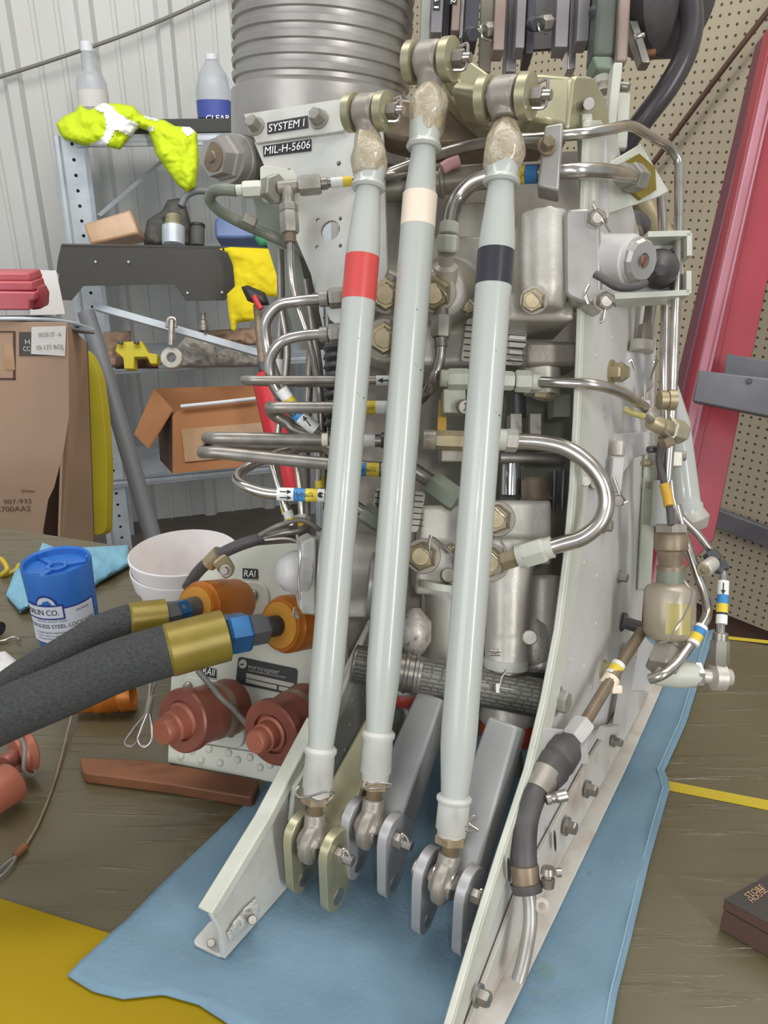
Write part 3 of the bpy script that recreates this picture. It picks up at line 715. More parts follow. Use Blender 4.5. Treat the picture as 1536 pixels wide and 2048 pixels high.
cantext('CORROSION RESISTING', -1.0, .0, .031, .002); cantext('For Aircraft Use', -.95, .0, .0275, .002); cantext('1 lb. Spool & Dispenser 24617', -1.0, .05, .024, .002); cantext('SPECIAL ALLOY WIRE', -.9, .0, .0445, .0018); cantext('ONE POUND', .3, .72, .053, .0022)
# blue rag heap behind the can
tag(pillow('shop_rag', [(12, 1190), (30, 1140), (70, 1120), (85, 1085), (125, 1100), (160, 1095), (255, 1090), (262, 1130), (200, 1165), (180, 1180), (120, 1190), (60, 1215), (40, 1225)], .96, .02, 'rag_blue', None, 4, .4, .03, pl=(Vector((0, 0, .004)), Vector((0, 0, 1)))), 'crumpled blue shop towel lying behind the lockwire can', 'cloth')
# brown bar under the panel
tag(slab('wooden_block', roundloop([T(158, 1514, .011), T(300, 1520, .011), T(520, 1560, .011), T(505, 1596, .011), T(340, 1568, .011), T(165, 1545, .011)], .004), .0105, 'copper', None, bev=.003, direction=Vector((0, 0, -1))), 'brown wooden strip lying in front of the panel', 'strip')
# orange threaded cap
oc = empty('orange_cap', P(235, 1395, .74), 'orange anodised threaded cap lying on its side', 'cap')
lathe('cup', T(150, 1408, .012), T(266, 1388, .017), [(0, 20), (.3, 22), (.34, 27), (.5, 27), (.54, 31), (.58, 28), (.62, 31), (.66, 28), (.7, 31), (.74, 28), (.78, 32), (1, 33), (1, 29), (.6, 26), (.58, .2)], 'orange_anod', oc, 28)
# red caps at the far left with a lanyard
rc = empty('red_dust_cap', T(40, 1555), 'red anodised dust cap lying under the hoses', 'cap')
lathe('flange', T(62, 1500, .022), T(30, 1512, .024), [(0, 40), (.1, 44), (.5, 44), (.6, 38), (1, 34)], 'red_anod_face', rc, 28)
lathe('knob', T(32, 1510, .025), T(8, 1528, .027), [(0, 18), (.8, 18), (1, 15)], 'red_anod', rc, 20)
tube('strap_ring', [T(40, 1470, .04), T(50, 1500, .045), T(48, 1540, .03), T(70, 1548, .012), T(66, 1520, .02)], 4, 'wire', rc, 8)
rc2 = tag(lathe('red_plug', T(-30, 1600, .02), T(30, 1560, .02), [(0, 40), (.9, 42), (1, 38)], 'red_anod_face', None, 24), 'second red anodised plug cut off at the frame edge', 'plug')
lan = empty('cap_lanyard', T(70, 1600), 'brown wire lanyard with crimped loop beside the wooden strip', 'lanyard')
tube('cable', [T(145, 1425, .01), T(136, 1460, .006), T(110, 1560, .002), T(75, 1650, .002), T(46, 1700, .002)], .0011, 'bronze', lan, 8, metres=True)
tube('crimp', [T(50, 1692, .003), T(30, 1712, .003)], .003, 'copper', lan, 8, metres=True)
tube('loop', [T(32, 1712, .003), T(10, 1728, .003), T(-10, 1750, .003), T(0, 1752, .003), T(24, 1728, .003), T(32, 1714, .003)], .001, 'wire', lan, 8, metres=True)
tag(tube('black_cable_loop', [T(165, 1335, .002), T(120, 1338, .002), T(100, 1352, .002), T(115, 1366, .002), T(170, 1352, .002)], .0013, 'black', None, 8, metres=True), 'thin black cable loop lying between the two hoses', 'cable')
# dark flat box lower right
bx0, bx1, bx2 = T(1448, 1800, .026), T(1640, 1690, .026), T(1640, 1905, .026)
SBX = empty('dark_box', T(1560, 1850), 'flat dark brown box with pale lettering at the right edge', 'box')
slab('lid', [bx0, bx1, bx1 + (bx2 - bx0) * 1.0, bx2], .008, 'cardboard_dark', SBX, direction=Vector((0, 0, -1)), bev=.001)
mat('box_dark', '3d3733', .7)
slab('lid_sheet', [p + Z * .0006 for p in (bx0, bx1, bx1 + (bx2 - bx0), bx2)], .0006, 'box_dark', SBX, direction=Vector((0, 0, -1)))
slab('base', [p - Z * .0085 for p in (bx0.lerp(bx2, .02), bx1, bx1 + (bx2 - bx0), bx2)], .0165, 'cardboard_dark', SBX, direction=Vector((0, 0, -1)))
tpl = (bx0 + Z * .0007, Z)
for s, a, b in (('STORE', (1497, 1797), (1530, 1776)), ('HOUSE', (1506, 1806), (1536, 1783))):
    o = on(tpl, *a, .0006); ex = on(tpl, *b, .0006) - o; text3('lettering', s, o, ex, Z.cross(ex).normalized() * .0036, 'tape', SBX)
# bits at the left edge
tag(tube('yellow_wire', [T(-20, 1110, .01), T(6, 1122, .015), T(14, 1140, .01), T(4, 1150, .003), T(30, 1142, .002), T(38, 1130, .003)], .003, 'yellow_tape', None, 8, metres=True), 'curl of yellow wire at the left bench edge', 'wire')
tag(pillow('crumpled_tissue', [(-40, 1310), (10, 1302), (32, 1320), (38, 1335), (20, 1355), (-40, 1365)], .75, .012, 'paper', None, 4, .5, pl=(Vector((0, 0, .004)), Vector((0, 0, 1)))), 'crumpled white tissue at the left frame edge', 'tissue')
pk_ = empty('hook_pick', T(-10, 1280), 'small steel hook pick with dark handle at left edge', 'tool')
tube('shaft', [T(-40, 1290, .004), T(10, 1280, .004), T(28, 1274, .004), T(40, 1280, .004)], .0012, 'steel', pk_, 8, metres=True); tube('handle', [T(-60, 1240, .012), T(0, 1258, .010)], .008, 'black', pk_, 10, metres=True)
# ================================================================ the hydraulic unit
HU = empty('hydraulic_unit', T(700, 1800), 'grey helicopter hydraulic control unit standing upright on blue pad', 'hydraulic unit')
DD = Vector((math.sin(math.radians(31.3)), math.cos(math.radians(31.3)), 0))      # depth of the unit
NN = Vector((DD.y, -DD.x, 0))                                                      # its sideways axis
ZZ = Vector((0, 0, 1))
def cpt(p, par, m='steel', r=3, k=7):           # a curled safety wire / cotter pin
    return tube('cotter_pin', p, r, m, par, 6, 5)
def bolt(pl, x, y, r, m='steel_dull', par=None, h=.006, washer=True, off=0.0, ph=.3):
    a = on(pl, x, y, off); z = zof(a); rr = px(r, z)
    if washer: vs, fs = g_lathe(a, a + pl[1] * .0015, [(0, rr * 1.35), (1, rr * 1.35)], 16, True)
    else: vs, fs = [], []
    v2, f2 = g_lathe(a + pl[1] * .0015, a + pl[1] * (h + .0015), [(0, rr), (.8, rr), (1, rr * .85)], 6, True, ph)
    k = len(vs); return mk('bolt', vs + v2, fs + [tuple(i + k for i in f) for f in f2], m, par or HU, 25)
def rivet(pl, x, y, r, m, par=None, off=0.0):
    a = on(pl, x, y, off); rr = px(r, zof(a)); return lathe('rivet', a - pl[1] * .001, a + pl[1] * rr * .5, [(0, rr), (.6, rr), (.85, rr * .7), (1, rr * .3)], m, par or HU, 10, 60, True)
# ---------------------------------------------------------------- side plates
_a = T(950, 2048, .004); _b = T(1300, 1384, .004)
RPL = plane3(_a, _b, P(1180, 240, .50))
rn = RPL[1]; rup = (ZZ - rn * ZZ.dot(rn)).normalized()
edge = [(880, 2140), (905, 2048), (960, 1860), (1010, 1700), (1062, 1540), (1095, 1400), (1122, 1260), (1140, 1120), (1152, 980), (1160, 840), (1166, 700), (1170, 560), (1174, 420), (1178, 300), (1182, 240)]
rear = [(1228, 250), (1262, 400), (1302, 560), (1312, 700), (1306, 850), (1298, 1000), (1290, 1150), (1282, 1265), (1316, 1300), (1300, 1384), (1180, 1612), (1060, 1842), (950, 2048), (935, 2085)]
SPR = pslab('side_plate', RPL, [(x + 8, y) for x, y in edge] + rear, .004, 'plate_paint', HU, bev=.0006)
pslab('front_flange', RPL, [(x - 4, y) for x, y in edge] + [(x + 22, y) for x, y in edge[::-1]], .004, 'lip_paint', SPR, off=.004, bev=.0008)
tube('edge_bead', [on(RPL, x - 6, y, .002) for x, y in edge], .0027, 'lip_paint', SPR, 8, 4, True)
# angle foot: vertical leg and the leg lying on the bench
pslab('foot_angle', RPL, [(950, 2075), (935, 2060), (1035, 1790), (1165, 1545), (1262, 1384), (1300, 1384), (1180, 1612), (1060, 1842), (958, 2052)], .003, 'plate_dirty', SPR, off=.004, bev=.0005)
slab('foot_leg', [p + ZZ * .0085 for p in (T(940, 2070), T(1290, 1384), T(1330, 1370), T(1255, 1540), T(1015, 2048), T(985, 2110))], .003, 'plate_dirty', SPR, direction=-ZZ, bev=.0006)
for x, y in ((1168, 1126), (1193, 1152), (1141, 1213), (1192, 1248), (1141, 1320), (1168, 1333), (1182, 1375), (1225, 675), (1193, 712), (1210, 830), (1215, 540)): rivet(RPL, x, y, 4.5, 'lip_paint', SPR)
for x, y, r in ((1237, 1153, 10), (1205, 1050, 13), (1285, 968, 12), (1284, 1052, 12)): bolt(RPL, x, y, r, 'nutgrey', HU)
bolt(RPL, 1110, 1400, 24, 'nutgrey', HU, .008); bolt(RPL, 1205, 1340, 16, 'chromate', HU, .006)
for x, y, r in ((1174, 1578, 13), (1132, 1652, 14), (955, 1990, 17), (1226, 1482, 9)): bolt(RPL, x, y, r, 'steel_dull', SPR, .006, off=.006)
for x, y in ((1110, 1682), (1018, 1740)):
    a = on(RPL, x, y, .0078); u = rup * .009; v = rn.cross(rup) * .0022
    mk('slot_hole', [a + u * math.cos(t) + v * math.sin(t) for t in [k * math.pi / 8 for k in range(16)]], [tuple(range(16))], 'black', SPR, 0)
bolt(RPL, 1222, 745, 19, 'brass', HU, .007)
# left plate
_a = T(450, 1919, .004); _b = T(567, 1783, .004)
LPL = plane3(_a, _b, _a + rup)
SPL = pslab('side_plate', LPL, [(425, 1832), (440, 1862), (450, 1919), (570, 1782), (690, 1645), (800, 1520), (820, 1230), (745, 1240), (700, 1330), (650, 1440), (545, 1632)], .004, 'paint_dull', HU, bev=.0006)
pslab('front_flange', LPL, [(422, 1828), (536, 1640), (640, 1440), (650, 1450), (552, 1640), (436, 1834)], .012, 'lip_paint', SPL, off=.003, bev=.001)
pslab('edge_rib', LPL, [(590, 1575), (606, 1550), (668, 1430), (720, 1300), (740, 1250), (752, 1255), (690, 1420), (622, 1560), (620, 1600), (598, 1640), (583, 1645)], .004, 'lip_paint', SPL, off=.006, bev=.001)
slab('foot_leg', roundloop([p + ZZ * .006 for p in (T(385, 1897), T(445, 1926), T(475, 1888), T(425, 1850))], .004), .003, 'paint_dull', SPL, direction=-ZZ, bev=.0006)
cyl('foot_bolt', T(422, 1886, .006), T(422, 1886, .012), 8, 'steel_dull', SPL, 12)
pillow('sealant_bead', [(453, 1868), (468, 1842), (490, 1815), (512, 1795), (520, 1812), (518, 1840), (500, 1850), (480, 1868), (462, 1885)], .47, .003, 'paint_dull', SPL, 3, .8, .12, pl=(LPL[0] + LPL[1] * .002, LPL[1]))
cyl('foot_bolt', on(LPL, 505, 1840, .004), on(LPL, 505, 1840, .012), 9, 'steel_dull', SPL, 12)
for x, y in ((712, 1345), (725, 1390), (700, 1450), (735, 1480), (690, 1500), (705, 1400), (722, 1330)): rivet(LPL, x, y, 4, 'lip_paint', SPL)
# cross beam joining the plates low down
beam('cross_beam', (720, 1440, .64), (1180, 1390, .66), RT * .001, Vector((0, .01, .022)), 'greenmetal', HU)
slab('rear_plate', [P(680, 330, .70), P(1190, 300, .70), P(1230, 900, .71), P(1200, 1400, .68), P(700, 1370, .68), P(670, 900, .70)], .006, 'cast_dark', HU)

# ---------------------------------------------------------------- control rods
def control_rod(top, bot, z, tw, band_y, band_m, y_sl, y_nut):
    ax = lambda y: top[0] + (bot[0] - top[0]) * (y - top[1]) / (bot[1] - top[1])
    q = lambda y: P(ax(y), y, z)
    (ty, by) = (top[1], bot[1]); L = by - ty
    f = lambda y: (y - ty) / L
    ROD = lathe('control_rod', q(ty), q(by), [(0, tw * .70), (f(ty + 14), tw * .72), (f(ty + 120), tw * .99), (f(ty + 135), tw), (f(by - 150), tw), (f(by - 110), tw * .98), (f(by - 8), tw * .74), (1, tw * .74)], 'paint', HU, 32, 60)
    lathe('colour_band', q(band_y[0]), q(band_y[1]), [(0, tw * 1.012), (1, tw * 1.012)], band_m, ROD, 32)
    # upper sleeve and its lip
    lathe('upper_sleeve', q(ty + 8), q(ty - 42), [(0, tw * .92), (.1, tw * 1.04), (.22, tw * .98), (.3, tw * .9), (1, tw * .95)], 'paint', ROD, 28)
    # lower sleeve
    d = y_nut - by
    lathe('lower_sleeve', q(by - 10), q(y_nut), [(0, tw * .80), (.06, tw * .97), (.12, tw * .97), (.18, tw * .86), (.8, tw * .9), (.86, tw * .8), (1, tw * .78)], 'paint_dull', ROD, 28)
    hexn('lock_nut', q(y_nut - 4), q(y_nut + 14), tw * .92, 'tan_thread', ROD)
    n = 9; pr = []
    for i in range(n): pr += [(i / n, tw * .46), ((i + .5) / n, tw * .41)]
    lathe('threaded_shank', q(y_nut + 12), q(y_nut + 46), pr + [(1, tw * .45)], 'tan_thread', ROD, 20, 20)
    return ROD, q
def lower_end(ROD, c, z, tw, neck, m_l, m_arm, hz, sp=30):
    """ball rod end between the two lugs of a bellcrank"""
    cw = P(c[0], c[1], z); rr = px(tw, z)
    g = [g_lathe(cw - NN * rr * .36, cw + NN * rr * .36, [(0, rr * .75), (.2, rr * 1.05), (.8, rr * 1.05), (1, rr * .75)], 28, True), g_lathe(P(*neck, z), cw, [(0, rr * .5), (.5, rr * .55), (.75, rr * .8), (1, rr * .9)], 20, True)]
    remesh('rod_end_eye', g, 'cast_dark', ROD, .0009, 6)
    cyl('bearing_ring', cw - NN * rr * .55, cw + NN * rr * .55, rr * .7, 'steel', ROD, 24, .1, True)
def lug(pc, off, w, m, par, outline, thick, holes, name='lug'):
    """flat lug in the depth / height plane of the unit; outline in metres (depth, height) about the pin"""
    o = pc + NN * off
    pts = roundloop([o + DD * a + TV * b for a, b in outline], .008, 4)
    return slab(name, pts, thick, m, par, [(o + DD * a + TV * b, r) for a, b, r in holes], .0012, direction=-NN)
TV = (P(728, 218, .5) - P(628, 1680, .5)).normalized(); TV = (TV - NN * TV.dot(NN)).normalized()
TVv = ZZ
specs = [
    dict(top=(737, 372), bot=(641, 1502), z=.50, tw=34, band=((514, 602), 'red_band'), nut=1592, end=(628, 1684), lm='chromate', am='chromate'),
    dict(top=(848, 292), bot=(757, 1470), z=.50, tw=34.5, band=((390, 455), 'cream_band'), nut=1562, end=(742, 1655), lm='lug_grey', am='arm_grey'),
    dict(top=(1003, 362), bot=(908, 1600), z=.465, tw=36.5, band=((502, 572), 'black_band'), nut=1672, end=(890, 1762), lm='lug_grey', am='arm_grey')]
RODS = []
for i, s in enumerate(specs):
    ROD, q = control_rod(s['top'], s['bot'], s['z'], s['tw'], *s['band'], 0, s['nut'])
    RODS.append((ROD, q)); z = s['z']
    lower_end(ROD, s['end'], z, s['tw'] * 1.22, (q(s['nut'] + 30) and ((s['top'][0] + (s['bot'][0] - s['top'][0]) * (s['nut'] + 34 - s['top'][1]) / (s['bot'][1] - s['top'][1])), s['nut'] + 34)), s['lm'], s['am'], 0)
    pc = P(s['end'][0], s['end'][1], z); k = z / FPX
    # lower bellcrank: two lugs and an arm running back to the pivot
    ol = [(-.011, -.040), (-.011, .002), (-.0085, .0095), (-.002, .0135), (.005, .0135), (.0125, .010), (.019, .002), (.0275, -.012), (.0145, -.040), (.009, -.047), (.001, -.0505), (-.007, -.047)]
    o1 = pc + NN * .0125
    arm0 = pc + DD * .018 + ZZ * .004; arm1 = pc + DD * (.085, .08, .078)[i] + ZZ * (.045, .052, .066)[i]
    arm0 = pc + DD * .014 - ZZ * .010; ad = (arm1 - arm0).normalized(); ah = NN.cross(ad).normalized(); wo = .0032
    vs = [q_ + NN * (w * sx + wo) + ah * (hh * sy) for q_, w, hh in ((arm0, .0135, .013), (arm0.lerp(arm1, .3), .0125, .014), (arm1, .010 if i else .008, .012)) for sx, sy in ((-1, -1), (1, -1), (1, 1), (-1, 1))]
    fs = [(0, 3, 2, 1), (8, 9, 10, 11)] + [(k * 4 + a_, k * 4 + (a_ + 1) % 4, k * 4 + 4 + (a_ + 1) % 4, k * 4 + 4 + a_) for k in (0, 1) for a_ in range(4)]
    ARM = bevel(mk('bellcrank_arm', vs, fs, s['am'], HU, 30), .002)
    for off in (-.0105, .0175):
        ll = .0 if off < 0 else -.004
        h1 = pc + NN * off
        pts = roundloop([h1 + DD * a + ZZ * (b + ll * 0) for a, b in ol], .0035, 3)
        slab('lug', pts, .0065, s['lm'], ARM, [(h1 + DD * .001 + ZZ * -.039, .0046)], .0010, direction=-NN)
        lathe('bushing', h1 + DD * .001 - ZZ * .039 + NN * .0004, h1 + DD * .001 - ZZ * .039 - NN * .007, [(0, .0046), (0.0, .0058), (.15, .0058), (.15, .0040), (1, .0040), (1, .0046)], 'steel', ARM, 16, 30, True)
    b0_ = pc + NN * .0175
    hexn('pin_nut', b0_, b0_ + NN * .007, 15, 'steel_dull', ARM); lathe('pin_thread', b0_ + NN * .007, b0_ + NN * .013, [(0, .0035), (1, .0032)], 'steel', ARM, 10, 30, True)
    lathe('pin_head', pc - NN * .017, pc - NN * .021, [(0, .0062), (.7, .0062), (1, .005)], 'steel_dull', ARM, 12, 30, True)
    a = b0_ + NN * .006; tube('cotter_pin', [a + ZZ * .004 - DD * .004, a + ZZ * .007, a + NN * .005 + ZZ * .003, a - ZZ * .004 + NN * .002], .0008, 'steel', ARM, 6, 5, True)
# cotter pins at the lock nuts
tube('cotter_pin', [(598, 1572, .472), (590, 1585, .47), (600, 1595, .47), (660, 1582, .472), (668, 1588, .475), (650, 1606, .472), (610, 1592, .47)], 2.5, 'steel_dull', RODS[0][0], 6)
tube('cotter_pin', [(735, 1562, .472), (728, 1570, .47), (740, 1578, .47), (785, 1570, .472), (760, 1566, .47), (735, 1572, .47)], 2.5, 'steel_dull', RODS[1][0], 6)
tube('cotter_pin', [(930, 1655, .44), (952, 1640, .44), (948, 1632, .44), (938, 1645, .44), (956, 1660, .44), (930, 1662, .44)], 2.5, 'steel_dull', RODS[2][0], 6)

# ---- upper rod ends in their clevises, with sealant
def upper_end(i, c, eye_r, neck_y, blob, blob_m, lugs=True):
    ROD, q = RODS[i]; z = specs[i]['z']; cw = P(c[0], c[1], z); r = px(eye_r, z); rod_top = specs[i]['top']
    g = [g_lathe(cw - NN * r * .66, cw + NN * r * .66, [(0, r * .9), (.12, r), (.88, r), (1, r * .9)], 28, True), g_lathe(cw, P(*neck_y, z), [(0, r * .75), (1, r * .68)], 20, True)]
    remesh('rod_end_eye', g, 'cast_dark', ROD, .001, 5)
    # lumpy sealant
    vs = []; fs = []; n = 20; pr = blob
    a = P(*pr[0][:2], z); segs = 24
    for (x, y, rad) in pr:
        cc = P(x, y, z)
        for k in range(segs):
            an = 2 * math.pi * k / segs; R = px(rad, z)
            d = RT * math.cos(an) + FW * -math.sin(an)
            vs.append(cc + d * R * (1 + .22 * noise.fractal(cc * 130 + d * 1.7, .8, 2, 3)))
    m_ = len(pr)
    for j in range(m_ - 1):
        for k in range(segs): k2 = (k + 1) % segs; fs.append((j * segs + k, j * segs + k2, (j + 1) * segs + k2, (j + 1) * segs + k))
    fs.append(tuple(range(segs))); fs.append(tuple((m_ - 1) * segs + k for k in range(segs)))
    o = mk('sealant', vs, fs, blob_m, ROD, 80); sb_ = o.modifiers.new('s', 'SUBSURF'); sb_.levels = 1; sb_.render_levels = 1
    return cw, r
c1, r1 = upper_end(0, (737, 224), 35, (735, 275), [(734, 256, 21), (736, 276, 26), (738, 296, 32), (739, 312, 37), (738, 330, 37), (737, 345, 34), (737, 360, 30)], 'sealant')
c2, r2 = upper_end(1, (862, 122), 38, (860, 190), [(860, 168, 22), (858, 188, 31), (857, 206, 38), (857, 226, 38), (855, 246, 35), (852, 264, 33), (850, 282, 30)], 'sealant')
c3, r3 = upper_end(2, (1012, 195), 41, (1010, 240), [(1012, 236, 20), (1011, 256, 26), (1010, 276, 36), (1009, 294, 42), (1008, 312, 42), (1006, 330, 37), (1004, 348, 32)], 'sealant')
def upper_clevis(cw, r, arm_pts, z, thick, m='chromate', armm='chromate'):
    CR = slab('upper_bellcrank', roundloop([P(x, y, z + dz) for x, y, dz in arm_pts], .006), thick, armm, HU, bev=.003, direction=FW)
    for s, e in ((-.80, -1.32), (.80, 1.36)):
        lathe('lug', cw + NN * r * s, cw + NN * r * e, [(0, r * .98), (.06, r * 1.06), (.94, r * 1.06), (1, r * .98)], m, CR, 28, 30, True)
        lathe('spacer', cw + NN * r * s * .82, cw + NN * r * s * 1.02, [(0, r * .7), (1, r * .7)], 'steel_dull', CR, 20, 30, True)
    a = cw + NN * r * 1.36
    hexn('castle_nut', a, a + NN * r * .55, eye_px(r, cw) * .48, 'steel_dull', CR); lathe('bolt_end', a + NN * r * .5, a + NN * r * .95, [(0, r * .28), (1, r * .25)], 'steel', CR, 12, 30, True)
    tube('cotter_pin', [a + NN * r * .3 + UP * r * .6, a + NN * r * .5 + UP * r * .75 + RT * r * .2, a + NN * r * .75 + UP * r * .2, a + NN * r * .6 - UP * r * .55, a + NN * r * .2 - UP * r * .6 - RT * r * .2], .0011, 'steel', CR, 6, 6, True)
    # webs from the lugs into the arm
    return CR
def eye_px(r, cw): return r * FPX / zof(cw)
U1 = upper_clevis(c1, r1, [(700, 200, .03), (770, 190, .02), (850, 200, .02), (965, 200, .03), (965, 285, .03), (850, 290, .02), (770, 270, .02), (700, 255, .03)], .53, .02, armm='bronze')  # arm in darker bronze, the shadow it lies in put into its colour
U2 = upper_clevis(c2, r2, [(880, 90, 0), (930, 110, 0), (985, 150, 0), (1030, 200, 0), (1020, 275, 0), (960, 250, 0), (905, 200, 0), (880, 165, 0)], .535, .02)
U3 = upper_clevis(c3, r3, [(1045, 150, 0), (1075, 143, 0), (1150, 150, .01), (1150, 258, .01), (1100, 245, 0), (1055, 235, 0)], .485, .04)
slab('crank_web', roundloop([P(1148, 150, .49), P(1188, 153, .50), P(1216, 205, .52), P(1222, 262, .53), P(1135, 260, .49)], .004), .03, 'chromate', U3, bev=.003)
slab('crank_web', roundloop([P(960, 190, .5), P(978, 170, .5), P(1000, 240, .52), P(985, 262, .52)], .004), .03, 'chromate', U3, bev=.002)
cyl('crank_bolt', P(1178, 208, .488), P(1178, 208, .50), 12, 'alloy', U3, 16)
slab('crank_web', roundloop([P(905, 135, .52), P(945, 120, .55), P(985, 175, .56), P(1000, 215, .55), P(960, 230, .54)], .004), .012, 'chromate', U2, bev=.002)
slab('shadow_beam', [P(760, 215, .57), P(1080, 220, .57), P(1100, 290, .57), P(880, 300, .57), P(770, 270, .57)], .03, 'bronze', HU, bev=.004)  # dark slab added as the shadow behind the upper bellcranks

# ---------------------------------------------------------------- reservoir
RV0 = P(640, 330, .675); rax = (P(650, -140, .62) - P(640, 330, .675)).normalized(); Lr = .235; R0 = px(174, .66)
pr = [(0, R0 * .99), (.012, R0 * 1.02), (.052, R0 * 1.02), (.054, R0 * .985)]
h = .056
while h < .150:
    pr += [(h, R0 * .965), (h + .0035, R0 * .965), (h + .0045, R0 * 1.0), (h + .0085, R0 * 1.012), (h + .0092, R0 * .97)]
    h += .0105
pr += [(.152, R0 * .975), (.153, R0 * 1.0), (.195, R0 * 1.0), (.197, R0 * 1.03), (.21, R0 * 1.03), (.212, R0 * .9)]
RES = lathe('reservoir', RV0, RV0 + rax, pr, 'alloy', HU, 72, 30, True)
ur, wr = frame(rax)
for k in range(14):
    a = 2 * math.pi * k / 14 + .2; d = ur * math.cos(a) + wr * math.sin(a); b = RV0 + rax * .172 + d * R0 * .995
    lathe('rivet', b, b + d * .003, [(0, .0036), (.7, .0034), (1, .002)], 'alloy', RES, 10, 60, True)
SYP = plane3(P(490, 230, .595), P(700, 200, .562), P(600, 500, .565))
FP = pslab('front_panel', SYP, [(508, 284), (690, 256), (765, 246), (775, 540), (735, 640), (690, 660), (660, 640), (620, 545), (588, 470), (556, 400), (527, 330)], .003, 'paint_dull', HU, [(660, 461, 21), (635, 440, 4), (680, 437, 4), (634, 494, 4), (680, 491, 4), (677, 327, 5), (577, 341, 4)], .0004)
ST = pslab('label_strip', SYP, [(487, 228), (690, 196), (706, 238), (684, 262), (512, 286)], .003, 'paint_dull', HU, bev=.0005, off=.003)
bolt(SYP, 513, 254, 14, 'nutgrey', ST, .008, off=.003); bolt(SYP, 639, 240, 15, 'nutgrey', ST, .008, off=.003, ph=.8)
pslab('label_plate', SYP, [(534, 245), (615, 231), (616, 255), (535, 268)], .0006, 'label_black', ST, off=.0038); ptext('lettering', 'SYSTEM I', SYP, (537, 264), (608, 252), 16, 'white_print', ST, .0048)
pslab('label_plate', SYP, [(526, 292), (622, 278), (622, 301), (527, 313)], .0006, 'label_black', FP, off=.0008); ptext('lettering', 'MIL-H-5606', SYP, (529, 309), (620, 296), 16, 'white_print', FP, .0018)
# dark bay behind the panel
slab('reservoir_bracket', [P(470, 285, .62), P(520, 280, .62), P(600, 520, .64), P(640, 700, .64), P(600, 700, .66)], .02, 'greenmetal', HU)
# horizontal filter cylinder with hexagonal end cap
FC = lathe('filter_body', (514, 327, .622), (452, 317, .590), [(0, 40), (.1, 45), (.34, 46), (.38, 47), (.72, 47), (.74, 44), (.78, 47), (1, 45)], 'alloy', HU, 36)
lathe('seal_ring', (492, 323.5, .611), (487, 322.7, .608), [(0, 48), (1, 48)], 'black', FC, 32)
lathe('end_cap', (455, 318, .592), (425, 314, .579), [(0, 44), (.3, 44), (.4, 40), (1, 37)], 'alloy', FC, 6, 20, phase=.2)
lathe('cap_disc', (428, 314.5, .580), (420, 313, .577), [(0, 28), (.5, 28), (.55, 12), (1, 10)], 'bronze', FC, 20)
# bracket with tee fitting
slab('tee_bracket', roundloop([P(520, 332, .55), P(536, 330, .55), P(592, 342, .55), P(600, 420, .56), P(560, 414, .55), P(522, 400, .55)], .004), .003, 'lip_paint', HU, bev=.0005)
TEE = hexn('bulkhead_nut', (541, 379, .547), (556, 376, .54), 29, 'nutgrey', HU)
cyl('tee_arm', (556, 376, .54), (605, 371, .54), 13, 'cast_dark', TEE); cyl('tee_stem', (577, 374, .54), (577, 412, .54), 13, 'cast_dark', TEE)
hexn('union_nut', (598, 372, .538), (642, 368, .538), 20, 'nutgrey', TEE); cyl('collar', (642, 368, .538), (656, 366, .538), 12, 'steel_dull', TEE)
hexn('union_nut', (577, 408, .54), (578, 425, .54), 19, 'nutgrey', TEE); hexn('union_nut', (578, 425, .538), (580, 466, .538), 19, 'nutgrey', TEE); cyl('collar', (580, 466, .54), (581, 486, .54), 12, 'bronze', TEE)
hexn('union_nut', (524, 378, .545), (486, 380, .545), 17, 'lip_paint', TEE); cyl('collar', (486, 380, .545), (472, 381, .545), 11, 'lip_paint', TEE)
def sleeve(A, B, r, cols, par, arrows=True):
    """identification tape on a pipe: bands of colour from A to B"""
    A = V(A); B = V(B); n = sum(w for _, w in cols); t = 0
    for m, w in cols:
        a = A.lerp(B, t / n); b = A.lerp(B, (t + w) / n); cyl('pipe_marking', a, b, r, m, par, 14, 0); t += w
def arrow(A, B, r, par, m='ink'):
    A = V(A); B = V(B); d = B - A; dn = d.normalized(); f = C0 - (A + B) / 2; f = (f - dn * f.dot(dn)).normalized(); u = f.cross(dn)
    w = d.length; pts = [(0, -.05), (.6, -.05), (.6, -.2), (1, 0), (.6, .2), (.6, .05), (0, .05)]
    mk('flow_arrow', [A + d * a + u * (w * b) + f * r * 1.06 for a, b in pts], [tuple(range(7))], m, par, 0)
def pipe(pts, r, m='steel', segs=12, sub=8): return tube('pipe', pts, r, m, HU, segs, sub)
p = pipe([(655, 366, .54), (700, 362, .54), (780, 352, .55), (900, 330, .56)], 9, 'steel_dull')
sleeve((662, 366, .539), (705, 362, .539), 10, [('white', 1.2), ('lab_yellow', 1)], p)
pipe([(474, 381, .545), (448, 379, .548), (426, 384, .56), (420, 400, .57), (440, 422, .58), (480, 445, .59), (560, 480, .60), (640, 520, .61)], 11, 'greenmetal')
hexn('pipe_clamp', (488, 436, .578), (512, 448, .58), 14, 'cast_dark', HU)
